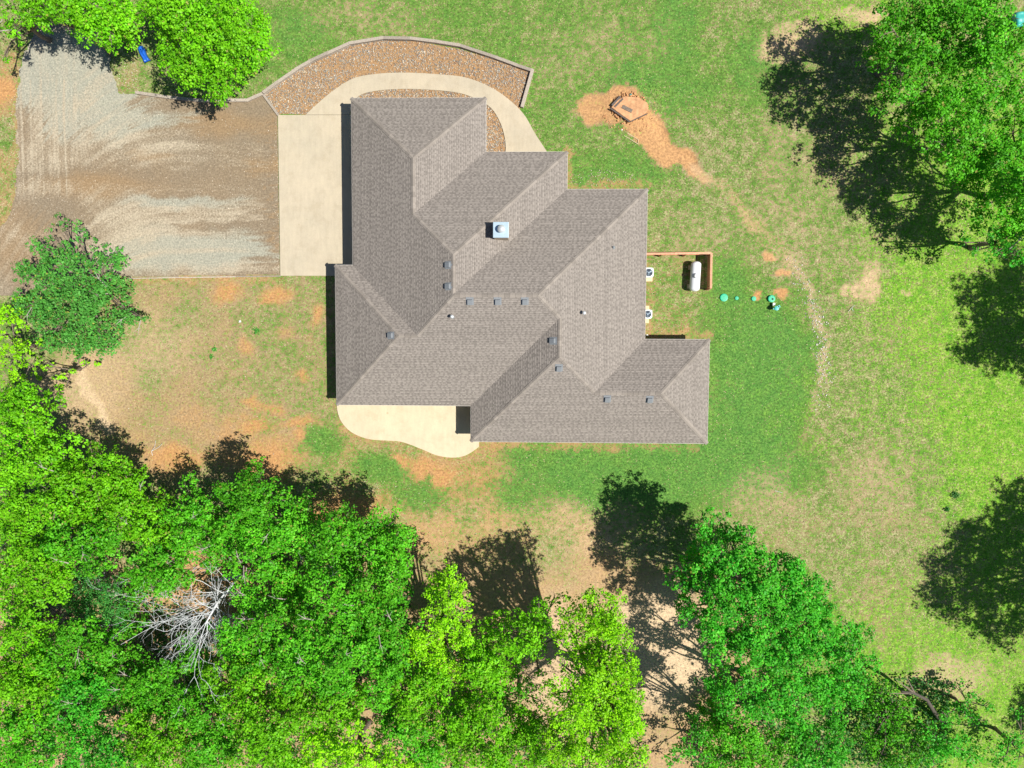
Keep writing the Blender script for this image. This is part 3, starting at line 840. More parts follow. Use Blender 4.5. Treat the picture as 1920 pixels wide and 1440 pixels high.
outline = [(W, NA), (EA, NA), (EA, NB), (EB, NB), (EB, NC), (EC, NC), (EC, NF), (EF, NF), (EF, SE), (WE, SE), (WE, SC), (WD, SC), (WD, ND), (W, ND)]
def offset_poly(poly, d):
    n = len(poly); out = []
    for i in range(n):
        a, b_, c_ = [Vector(poly[j]) for j in ((i - 1) % n, i, (i + 1) % n)]
        n1 = Vector(((b_ - a).y, -(b_ - a).x)).normalized(); n2 = Vector(((c_ - b_).y, -(c_ - b_).x)).normalized()
        out.append(tuple(b_ + (n1 + n2) * d))      # inward for a clockwise outline
    return out
loc = lambda poly: [(x - HO.x, y - HO.y) for x, y in poly]
fo = offset_poly(outline, -.02); fi = offset_poly(outline, .06); wi = offset_poly(outline, .45)
mb = MB(); n = len(fo); A_, B_ = loc(fo), loc(fi)
mb.add([(x, y, 2.22) for x, y in A_] + [(x, y, 2.408) for x, y in A_] + [(x, y, 2.22) for x, y in B_] + [(x, y, 2.40) for x, y in B_],
       [f for i in range(n) for j in ((i + 1) % n,) for f in ((i, j, n + j, n + i), (n + i, n + j, 3 * n + j, 3 * n + i), (2 * n + i, 2 * n + j, j, i))])
mb.build('fascia', M_TRIM, house)
me = pymesh('soffit', [(x, y, 2.24) for x, y in B_], [tuple(range(n))]); link('soffit', me, M_TRIM, house)
mb = MB(); mb.prism(loc(wi)[::-1], 0, 2.236); mb.build('wall', M_BRICK, house)
def opening(x, y, w_, h_, z0, facing, name, mat, panes=2):
    """a framed unit set proud of the wall; facing in WENS"""
    rz = {'S': 0, 'N': math.pi, 'E': math.pi / 2, 'W': -math.pi / 2}[facing]
    f = MB()
    for s in (-1, 1): f.box((s * (w_ / 2 - .04), -.03, h_ / 2), (.08, .1, h_))
    for zc in (.04, h_ - .04): f.box((0, -.03, zc), (w_ - .16, .096, .08))
    if panes > 1: f.box((0, -.03, h_ / 2), (.05, .09, h_ - .16))
    fr = f.build(name, M_TRIM, house, loc=(x - HO.x, y - HO.y, z0), rot=(0, 0, rz))
    g = MB(); g.box((0, 0, h_ / 2), (w_ - .1, .05, h_ - .1)); g.build('pane' if mat is M_GLASS else 'panel', mat, fr)
xw = W + .45
for yy in (16.3, 11.6, 8.2): opening(xw, yy, 2.9 if yy < 15 else 2.7, 2.1, .05, 'W', 'garage_door', M_DOOR, 1)
opening(WD + .45, 2.5, 1.8, 1.3, .8, 'W', 'window', M_GLASS); opening(WD + .45, -2.4, 1.8, 1.3, .8, 'W', 'window', M_GLASS)
opening(-8.5, NA - .45, 1.5, 1.2, .9, 'N', 'window', M_GLASS); opening(0, NB - .45, 1.2, 1.2, .9, 'N', 'window', M_GLASS); opening(6, NC - .45, 1.8, 1.3, .8, 'N', 'window', M_GLASS)
opening(EC - .45, 8.8, 1.2, 1.2, .9, 'E', 'window', M_GLASS); opening(EC - .45, 2.2, 1.0, .8, 1.2, 'E', 'window', M_GLASS); opening(EF - .45, -4, 1.8, 1.3, .8, 'E', 'window', M_GLASS)
for xx in (-2, 3, 8, 12): opening(xx, SE + .45, 1.8, 1.3, .8, 'S', 'window', M_GLASS)
opening(-9, SC + .45, 1.8, 2.0, .12, 'S', 'patio_door', M_GLASS); opening(-12.6, SC + .45, 1.5, 1.3, .8, 'S', 'window', M_GLASS); opening(-5.8, SC + .45, .95, 2.0, .12, 'S', 'front_door', M_DOOR, 1)

# roof vents
def slope_frame(p):
    e = .05
    gx_ = (roof_z(p.x + e, p.y) - roof_z(p.x - e, p.y)) / (2 * e); gy_ = (roof_z(p.x, p.y + e) - roof_z(p.x, p.y - e)) / (2 * e)
    up = Vector((gx_, gy_, 0));
    if up.length < .1: up = Vector((0, .5, 0))
    y = Vector((up.x, up.y, up.length ** 2)).normalized(); nz = Vector((-up.x, -up.y, 1)).normalized(); x = y.cross(nz)
    M = Matrix((x, y, nz)).transposed().to_4x4()
    return M
for px, py in ((841, 497), (841, 537), (881, 565), (933, 565), (984, 565), (733, 629), (1037, 639), (1048, 690), (1138.5, 748), (1218, 749)):
    p = at_roof(px, py)
    M = Matrix.Translation(p - HO) @ slope_frame(p)
    mb = MB(); w_ = .185
    vs = [(-w_, -w_, .02), (w_, -w_, .02), (w_, w_, .02), (-w_, w_, .02), (-w_, -w_ - .05, .17), (w_, -w_ - .05, .17), (w_ * .95, w_ * .9, .20), (-w_ * .95, w_ * .9, .20)]
    mb.add(vs, [(3, 2, 1, 0), (4, 5, 6, 7), (0, 1, 5, 4), (1, 2, 6, 5), (2, 3, 7, 6), (3, 0, 4, 7)])
    o = mb.build('roof_vent', M_VENT, house, bevel=.015); o.matrix_local = M
    f = MB(); f.box((0, .03, .022), (.56, .6, .012)); f.build('flange', M_VENT, o)
for px, py, kind in ((848.5, 594, 1), (1094.5, 587, 1), (1150, 464, 0)):
    p = at_roof(px, py)
    mb = MB(); r0 = .055 if kind else .04; h_ = .42 if kind else .30
    mb.tube([(0, 0, -.1), (0, 0, h_)], [r0, r0], 12)
    o = mb.build('vent_pipe', M_PIPE if kind else M_VENT, house, loc=p - HO)
    f = MB(); f.lathe((0, 0, .0), [(.15, .0), (.09, .07), (.06, .10)], 14); f.build('flashing', M_VENT, o)
    if kind:
        c = MB(); c.lathe((0, 0, h_), [(.13, -.02), (.14, .03), (.09, .08), (.02, .10)], 16); c.build('rain_cap', M_PIPE, o, smooth=True)
# chimney
pc = at(939, 431, 6.45); zt = 6.45
mb = MB(); mb.box((0, 0, -.9), (1.0, 1.0, 1.8)); ch = mb.build('chimney', M_VALLEY, house, loc=pc - HO)
c = MB(); c.box((0, 0, -.02), (1.12, 1.12, .14)); c.build('chimney_cap', M_GALV, ch, bevel=.02)
c = MB(); c.tube([(.05, .02, .05), (.05, .02, .34)], [.16, .16], 20); c.build('flue', M_GALV, ch, smooth=True)
c = MB(); c.lathe((.05, .02, .30), [(.27, 0), (.28, .06), (.26, .1), (.14, .2), (.02, .24)], 24); c.build('flue_cap', M_PIPE, ch, smooth=True)
c = MB(); c.box((.18, -.515, -.35), (.3, .02, .1)); c.build('siding_patch', M_VENT, ch)

# ------------------------------------------------------------------ timber retaining edges
def timber_run(name, pts, label, z=.34, w_=.24, rows=2, seg=2.4):
    P = [at(x, y, z) for x, y in pts]
    base = Vector((P[0].x, P[0].y, 0))
    root = thing(name, base, label, 'retaining wall')
    for a, b_ in zip(P[:-1], P[1:]):
        d = b_ - a; L = d.length; k = max(1, round(L / seg))
        for r_ in range(rows):
            shift = 0 if r_ == rows - 1 else .5
            for j in range(k):
                t0, t1 = j / k, (j + 1) / k
                c_ = a.lerp(b_, (t0 + t1) / 2); hh = z / rows - .012 * (j % 2) - random.uniform(0, .006)
                nrm = Vector((-d.y, d.x, 0)).normalized()
                mbx = MB(); mbx.box((0, 0, 0), (L / k + (.10 if k == 1 else .0) - .015 + (.1 if j in (0, k - 1) else 0), w_, hh - .008))
                o = mbx.build('timber', M_TIMBER, root, bevel=.015)
                o.location = Vector((c_.x, c_.y, hh * (r_ + .5))) - base + nrm * (random.uniform(-.012, .012) + (.0 if r_ == rows - 1 else -.03 * 0))
                o.rotation_euler = (0, 0, math.atan2(d.y, d.x) + random.uniform(-.006, .006))
    return root
timber_run('timber_wall', [(494, 172), (520, 153), (556, 128), (583, 113), (613, 99), (655, 80), (716, 70), (770, 71), (818, 77), (861, 84), (930, 107), (968, 121), (998, 131), (979, 198)],
           'long weathered timber retaining wall curving round the outer edge of the rock bed')
timber_run('timber_wall', [(255, 173), (312, 181), (376, 188), (463, 187), (490, 175)], 'low grey timber edging between the gravel drive and lawn under the tree', z=.2, rows=1, seg=2.8)
timber_run('timber_wall', [(494, 178), (520, 214)], 'short timber edging from the rock bed wall to the driveway slab corner', z=.16, w_=.2, rows=1)
timber_run('timber_wall', [(238, 522), (350, 520), (440, 518.5), (524, 517.5)], 'thin straight timber edging along the lower side of the gravel drive', z=.06, w_=.1, rows=1, seg=3.2)

# ------------------------------------------------------------------ cedar fence round the tank
def fence():
    zt_ = 1.35
    pA, pB, pC = at(1196, 476, zt_), at(1334, 474.5, zt_), at(1333, 541, zt_)
    base = Vector((pB.x, pB.y, 0))
    root = thing('cedar_fence', base, 'L shaped red cedar privacy fence screening the white propane tank', 'fence')
    for a, b_ in ((pA, pB), (pB, pC)):
        d = b_ - a; d.z = 0; L = d.length; ang = math.atan2(d.y, d.x); dn = d.normalized(); nr = Vector((-dn.y, dn.x, 0))
        me = MB(); me.box((0, 0, 0), (.135, .02, zt_ - .08)); pm = None
        k = int(L / .148)
        for i in range(k):
            c_ = a + dn * ((i + .5) * L / k)
            if pm is None:
                o = me.build('picket', M_CEDAR, root); pm = o.data
            else: o = link('picket', pm, None, root)
            o.location = Vector((c_.x, c_.y, (zt_ - .08) / 2 + .02)) - base + nr * .05; o.rotation_euler = (0, 0, ang + random.uniform(-.01, .01))
        for z_ in (.3, 1.05):
            r_ = MB(); r_.box((0, 0, 0), (L, .04, .09)); o = r_.build('rail', M_CEDAR, root)
            c_ = (a + b_) / 2; o.location = Vector((c_.x, c_.y, z_)) - base + nr * .018; o.rotation_euler = (0, 0, ang)
        kk = max(1, round(L / 2.3))
        for i in range(kk + 1):
            if a is pB and i == 0: continue
            c_ = a + dn * (i * L / kk)
            r_ = MB(); r_.box((0, 0, 0), (.09, .09, zt_ - .02)); o = r_.build('post', M_CEDAR, root); o.location = Vector((c_.x, c_.y, (zt_ - .02) / 2)) - base - nr * .05; o.rotation_euler = (0, 0, ang)
        kc = max(1, round(L / 2.4))
        for i in range(kc):
            c_ = a + dn * ((i + .5) * L / kc)
            r_ = MB(); r_.box((0, 0, 0), (L / kc - .006, .17, .035)); o = r_.build('cap_board', M_CEDAR_CAP, root, bevel=.005); o.location = Vector((c_.x, c_.y, zt_ + (.006 if a is pB else 0))) - base; o.rotation_euler = (0, 0, ang)
fence()

# ------------------------------------------------------------------ propane tank
pT0, pT1 = at(1307, 489, .95), at(1303.5, 546, .95)
ctr = (pT0 + pT1) / 2; d = pT1 - pT0; Lt = d.length
tank = thing('propane_tank', (ctr.x, ctr.y, 0), 'white horizontal propane tank with round lid beside the cedar fence', 'propane tank', rz=math.atan2(d.y, d.x) - math.pi / 2)
Rt = .40; zc = .68
prof = []
hl = Lt / 2
for i in range(9):
    a = math.pi / 2 * i / 8; prof.append((max(.01, Rt * math.sin(a)), -hl + .26 * (1 - math.cos(a))))
prof += [(r, -h_) for r, h_ in prof[::-1]]
mb = MB(); mb.lathe((0, 0, zc), prof, 36, 'Y'); mb.build('body', M_TANK, tank, smooth=True)
mb = MB(); mb.lathe((.03, 0, zc + Rt - .04), [(.20, 0), (.20, .12), (.17, .19), (.09, .225), (.01, .235)], 24); mb.build('dome_lid', M_TANK, tank, smooth=True)
for sy in (-1, 1):
    mb = MB(); mb.box((0, sy * hl * .62, .17), (.62, .09, .34)); mb.build('leg', M_TANK, tank)
    mb = MB(); mb.box((0, sy * hl * .62, .03), (.9, .34, .08)); mb.build('foot_block', M_PAD, tank)
for sx in (-1,):
    mb = MB(); mb.lathe((0, 0, zc + Rt + .0), [(.03, -.02), (.03, .05)], 10); o = mb.build('lifting_lug', M_TANK, tank, loc=(0, hl * .7, 0))

# ------------------------------------------------------------------ air conditioners
def ac(px, py, w_, label, padsz, padoff):
    p = at(px, py, .78); root = thing('air_conditioner', (p.x, p.y, 0), label, 'air conditioner', 'air conditioning units by the east wall')
    mb = MB(); s = w_ / 2; c_ = s * .72
    poly = [(-s, -c_), (-c_, -s), (c_, -s), (s, -c_), (s, c_), (c_, s), (-c_, s), (-s, c_)]
    mb.prism(poly, .09, .74); body = mb.build('cabinet', M_ACBODY, root, bevel=.03)
    n_ = 28; r0 = s * .78; vs = []; fs = []
    for k in range(n_):
        a = 2 * math.pi * k / n_
        dirv = (math.cos(a), math.sin(a)); m_ = max(abs(dirv[0]), abs(dirv[1])); q_ = min(1 / m_, 1.22)
        vs += [(dirv[0] * r0, dirv[1] * r0, .79), (dirv[0] * s * q_, dirv[1] * s * q_, .79), (dirv[0] * r0, dirv[1] * r0, .742), (dirv[0] * s * q_, dirv[1] * s * q_, .742)]
    for k in range(n_):
        a, b_ = k * 4, ((k + 1) % n_) * 4
        fs += [(a, a + 1, b_ + 1, b_), (a + 2, a, b_, b_ + 2), (a + 1, a + 3, b_ + 3, b_ + 1)]
    t = MB(); t.add(vs, fs); t.build('top_ring', M_ACBODY, root)
    t = MB(); t.lathe((0, 0, .742), [(r0, 0), (r0 * .99, .004)], 28); t.build('fan_well', M_ACDARK, root)
    for k in range(3):
        a = 2 * math.pi * k / 3 + .4; b = MB()
        pts = [(.06, -.03), (r0 * .85, -.17), (r0 * .88, .10), (.06, .06)]
        b.add([(x * math.cos(a) - y * math.sin(a), x * math.sin(a) + y * math.cos(a), .758 + .03 * y / .1) for x, y in pts] + [(x * math.cos(a) - y * math.sin(a), x * math.sin(a) + y * math.cos(a), .752 + .03 * y / .1) for x, y in pts],
              [(0, 1, 2, 3), (7, 6, 5, 4), (0, 4, 5, 1), (1, 5, 6, 2), (2, 6, 7, 3), (3, 7, 4, 0)])
        b.build('fan_blade', M_ACBLADE, root)
    g = MB()
    for rr_ in (.35, .6, .85): 
        ring = [(rr_ * r0 * math.cos(2 * math.pi * k / 24), rr_ * r0 * math.sin(2 * math.pi * k / 24), .797) for k in range(25)]
        g.tube(ring, [.006] * 25, 4, False)
    for k in range(8):
        a = 2 * math.pi * k / 8; g.tube([(.05 * math.cos(a), .05 * math.sin(a), .80), (r0 * math.cos(a), r0 * math.sin(a), .797)], [.006] * 2, 4)
    g.lathe((0, 0, .795), [(.07, 0), (.06, .02)], 14)
    g.build('fan_guard', M_ACBLADE, root)
    pd = MB(); pd.box((padoff[0], padoff[1], .045), (padsz[0], padsz[1], .09)); pd.build('pad', M_PAD, root, bevel=.01)
ac(1216.5, 511, .78, 'larger square air conditioning unit nearest the cedar fence', (.9, 1.05), (-.02, -.12))
ac(1214.5, 589, .72, 'smaller air conditioning unit centred on a long tan pad by the roof corner', (.62, 1.42), (-.08, 0))

# ------------------------------------------------------------------ septic lids and riser
def lid(px, py, r, label, hgt=.08, hole=False):
    p = at(px, py, hgt); root = thing('septic_lid', (p.x, p.y, 0), label, 'septic lid', 'green septic lids in the east lawn')
    mb = MB(); mb.lathe((0, 0, 0), [(r * .96, -.02), (r * .96, hgt - .02), (r, hgt - .02), (r, hgt + .015), (r * .8, hgt + .03), (.02, hgt + .035)], 24); mb.build('cover', M_TEAL, root)
    for k in range(6):
        a = k * math.pi / 3; b = MB(); b.box((0, 0, 0), (r * .62, .02, .02)); b.build('rib', M_TEAL, root, loc=(math.cos(a) * r * .45, math.sin(a) * r * .45, hgt + .034), rot=(0, 0, a))
    if hole:
        b = MB(); b.lathe((.06, -.03, 0), [(.075, hgt + .03), (.075, hgt + .055)], 14); b.build('inlet', M_BLACK, root)
lid(1357.5, 558, .31, 'largest bright green round septic lid nearest the propane tank')
lid(1381.5, 559, .15, 'small faded green lid, second from the tank', .05)
lid(1413.5, 560, .19, 'small bright green lid between the faded lid and the pump riser', .06)
lid(1447, 560, .28, 'green septic lid with a dark centre hole above the teal riser', .16, True)
p = at(1456, 578, .55)
rt = thing('pump_riser', (p.x, p.y, 0), 'teal plastic pump riser on a short post beside the holed septic lid', 'pump riser')
mb = MB(); mb.tube([(0, 0, 0), (0, 0, .5)], [.09, .09], 14); mb.build('post', M_BLACK, rt)
mb = MB(); mb.lathe((0, 0, .5), [(.16, 0), (.19, .06), (.18, .12), (.05, .15)], 20); mb.build('cap', M_TEAL2, rt)
mb = MB(); mb.box((.12, .12, .58), (.3, .2, .12), .5); mb.build('control_box', M_TEAL2, rt, bevel=.02)
mb = MB(); mb.lathe((.14, .13, .64), [(.05, 0), (.05, .02)], 12); mb.build('knob', M_BLACK, rt)
mb = MB(); mb.box((-.16, -.07, .54), (.26, .1, .06), -.3); mb.build('bracket', M_TEAL2, rt, bevel=.01)
p = at(1451.5, 570.5, .3)
rt = thing('junction_box', (p.x, p.y, 0), 'small white plastic junction box between green lid and teal riser', 'junction box')
mb = MB(); mb.box((0, 0, .22), (.2, .24, .16)); mb.build('housing', M_WHITEP, rt, bevel=.02)
mb = MB(); mb.tube([(0, 0, 0), (0, 0, .14)], [.03, .03], 8); mb.build('conduit', M_WHITEP, rt)
p = at(1213.6, 628.5, .35); rt = thing('cleanout_pipe', (p.x, p.y, 0), 'small white capped pipe in the shadow at the inner roof corner', 'pipe')
mb = MB(); mb.tube([(0, 0, 0), (0, 0, .3)], [.045, .045], 12); mb.build('pipe', M_WHITEP, rt)
mb = MB(); mb.lathe((0, 0, .3), [(.075, 0), (.075, .05), (.03, .06)], 14); mb.build('cap', M_WHITEP, rt)

# ------------------------------------------------------------------ dirt mound slab with old timbers
p = at(1181, 201, .5); base = Vector((p.x, p.y, 0))
root = thing('dirt_platform', base, 'raised eight sided orange dirt covered slab with dark old timbers on its left edge', 'dirt platform')
pl = [(1146, 201), (1157, 187), (1172, 180), (1196, 182), (1214, 192), (1216, 206), (1206, 217), (1182, 227)]
mb = MB(); ww = [at(x, y, .5) - base for x, y in pl]
mb.prism([(v.x, v.y) for v in ww][::-1], 0, .5)
# uneven top
mb.build('slab', M_SLAB, root, bevel=.05)
mound_c = np.array([[0, 0]])
for a, b_, w_ in (((1144, 203), (1181, 229), .10), ((1147, 198), (1163, 181), .16), ((1152, 201), (1168, 185), .14), ((1182, 228), (1214, 213), .07)):
    A, Bv = at(*a, .46) - base, at(*b_, .46) - base
    mb = MB(); d = Bv - A; mb.box((0, 0, 0), (d.length, w_, .14)); o = mb.build('timber', M_DARKWOOD, root, bevel=.02); o.location = (A + Bv) / 2; o.rotation_euler = (0, 0, math.atan2(d.y, d.x))
A = at(1176, 204, .53) - base
mb = MB(); mb.box((0, 0, 0), (.85, .28, .03)); o = mb.build('board', M_BARK, root); o.location = A; o.rotation_euler = (0, 0, -.45)
A = at(1182, 176, .3) - base
for k in range(3):
    mb = MB(); mb.box((0, 0, 0), (.22, .05, .05)); o = mb.build('block', M_TEAL2 if k == 1 else M_DARKWOOD, root); o.location = A + Vector((.02 * k, -.07 * k, 0)); o.rotation_euler = (0, 0, .7)
# lumps of dirt on and around the slab
q = []
for _ in range(420):
    a = rng.uniform(0, 6.283); r = rng.uniform(.7, 1.9)
    q.append((base.x + r * math.cos(a) * 1.15, base.y + r * math.sin(a), .12 + .42 * max(0, 1 - abs(r - .2) / 1.8) * (r < 1.3)))
q = np.array(q); R = rng.uniform(.03, .10, len(q)); C = np.array([(.58, .30, .14)]) * rng.uniform(.7, 1.25, (len(q), 1))
o = stones('dirt_clods', q, R, C); tag(o, 'loose orange dirt clods heaped around the raised slab', 'dirt clods', kind='stuff')
# light frame lying below the platform
fp = [at(*q_, .06) for q_ in ((1166, 243), (1197, 262), (1196, 270), (1170, 254))]
base = Vector((fp[0].x, fp[0].y, 0)); root = thing('pole_frame', base, 'thin tan pole frame lying on grass below the dirt platform', 'poles')
for i in range(3):
    mb = MB(); mb.tube([fp[i] - base, fp[i + 1] - base], [.025, .02], 8); mb.build('pole', M_PAD, root)
mb = MB(); mb.lathe((0, 0, .1), [(.07, -.05), (.08, .02), (.03, .05)], 12); mb.build('knob', M_WHITEP, root)

# ------------------------------------------------------------------ blue tarp, teal cover
def draped(name, px, py, z, sx, sy, rz, mat, label, cat, amp=.08):
    p = at(px, py, z); root = thing(name, (p.x, p.y, 0), label, cat, rz=rz)
    nxx, nyy = 10, 16; V = []
    for j in range(nyy + 1):
        for i in range(nxx + 1):
            u, v = i / nxx - .5, j / nyy - .5
            zz = z + amp * (math.sin(u * 9 + v * 4) * .4 + math.cos(v * 13) * .3) - .9 * z * max(0, abs(u) * 2 - .55) ** 2 * 3 - .5 * z * max(0, abs(v) * 2 - .8) * 4
            V.append((u * sx * (1 + .1 * math.sin(v * 9)), v * sy, max(.04, zz)))
    Fz = [(j * (nxx + 1) + i, j * (nxx + 1) + i + 1, (j + 1) * (nxx + 1) + i + 1, (j + 1) * (nxx + 1) + i) for j in range(nyy) for i in range(nxx)]
    o = link('sheet', pymesh('sheet', V, Fz, True), mat, root)
    md = o.modifiers.new('t', 'SOLIDIFY'); md.thickness = .01
    mb = MB(); mb.box((0, 0, z * .4), (sx * .5, sy * .7, z * .8)); mb.build('load', M_DARKWOOD, root)
draped('blue_tarp', 267, 100, .35, .5, 1.35, .45, M_BLUE, 'bright blue plastic tarp on the shaded ground between the two top left trees', 'tarp')
draped('teal_cover', 1917, 34, .7, 1.0, 1.2, .1, M_TEAL2, 'teal plastic cover at the top right corner beside the tree', 'cover')

# ------------------------------------------------------------------ small litter
def sticks(label, px, py, segs, r=.02):
    p = at(px, py); root = thing('fallen_stick', (p.x, p.y, 0), label, 'stick', 'fallen sticks on the lawn')
    for k, sg in enumerate(segs):
        mb = MB(); pts = [at(px + x, py + y, .05 + .03 * i) - Vector((p.x, p.y, 0)) for i, (x, y) in enumerate(sg)]
        mb.tube(pts, [r * (1 - .5 * i / len(pts)) for i in range(len(pts))], 6); mb.build('twig', M_DEADWOOD, root)
sticks('white forked stick on the right lawn below the sandy patch', 1597, 578, [[(-6, 6), (0, -1), (6, -6)], [(0, -1), (3, 6)]])
sticks('thin pale curved branch lying on the bare soil at lower left', 290, 842, [[(-4, 12), (-6, 4), (0, -4), (2, -16)], [(-6, 4), (8, -4), (14, -10)]])
sticks('short dark twig on the lawn right of the lush patch', 1460, 922, [[(-7, -2), (7, 2)]], .018)
p = at(449, 603, .06); rt = thing('plastic_scrap', (p.x, p.y, 0), 'small white crumpled scrap on the thin west lawn', 'litter')
mb = MB(); mb.add([(-.1, -.08, 0), (.12, -.05, .02), (.1, .1, 0), (-.06, .11, .03), (.01, .02, .1)], [(0, 1, 4), (1, 2, 4), (2, 3, 4), (3, 0, 4), (3, 2, 1, 0)]); mb.build('scrap', M_WHITEP, rt)

# ------------------------------------------------------------------ trees
COLS = {'yel': ((.105, .43, .006), (.24, .64, .012)), 'vyel': ((.22, .64, .006), (.38, .82, .012)), 'mid': ((.05, .34, .008), (.16, .57, .02)),
        'blu': ((.025, .33, .014), (.12, .56, .03)), 'oak': ((.06, .28, .035), (.12, .39, .06)), 'dark': ((.02, .14, .015), (.05, .2, .025)), 'cedar': ((.05, .29, .045), (.10, .38, .06))}
LEAFN = [0]
def leaves(P, Nrm, size, cols, aspect=.8):
    n = len(P)
    Nr = Nrm / (np.linalg.norm(Nrm, axis=1, keepdims=True) + 1e-9)
    rv = rng.standard_normal((n, 3)); T = np.cross(Nr, rv); T /= np.linalg.norm(T, axis=1, keepdims=True) + 1e-9
    Bt = np.cross(Nr, T)
    L = size[:, None]; Wd_ = L * aspect
    fold = Nr * L * .18
    V = np.stack([P - T * L * .55, P + Bt * Wd_ * .5 + fold, P + T * L * .55, P - Bt * Wd_ * .5 + fold], 1)
    return V, cols
def make_crown(clumps, col, dens, lsize, sparse=0.0):
    lo, hi = [np.array(c) for c in COLS[col]]
    PV, PN, PS, PC = [], [], [], []
    for (c, r, shade) in clumps:
        nsub = max(5, int(15 * (r / .8) ** 2))
        # sub tufts on an uneven upper shell
        d = rng.standard_normal((nsub, 3)); d[:, 2] = np.abs(d[:, 2]) * .9 - .35; d /= np.linalg.norm(d, axis=1, keepdims=True)
        sc = c + d * np.array([r, r, r * .75]) * rng.uniform(.6, 1.08, (nsub, 1))
        sr = rng.uniform(.22, .42, nsub) * min(1, r + .2)
        for k in range(nsub):
            m = int(dens * (sr[k] ** 2) * 192)
            m = max(m, 4)
            dd = rng.standard_normal((m, 3)); dd /= np.linalg.norm(dd, axis=1, keepdims=True)
            pos = sc[k] + dd * sr[k] * (rng.uniform(0, 1, (m, 1)) ** .5) * np.array([1.1, 1.1, .75])
            PV.append(pos)
            PN.append(dd * .55 + d[k] * .35 + np.array([0, 0, .65]) + rng.standard_normal((m, 3)) * .42)
            PS.append(rng.uniform(.5, 1.35, m) * lsize)
            tv = np.clip(rng.uniform(0, 1) ** .9 * .75 + rng.uniform(0, 1, (m, 1)) * .3, 0, 1)
            cc = lo + (hi - lo) * tv
            odd = rng.uniform(0, 1, m) < .035
            cc = np.where(odd[:, None], np.array([(.30, .34, .06)]), cc) * shade * rng.uniform(.82, 1.18, (m, 1))
            PC.append(cc)
    P = np.concatenate(PV); V, Cc = leaves(P, np.concatenate(PN), np.concatenate(PS), np.concatenate(PC))
    LEAFN[0] += len(P)
    return V.reshape(-1, 3), np.repeat(Cc, 4, 0)
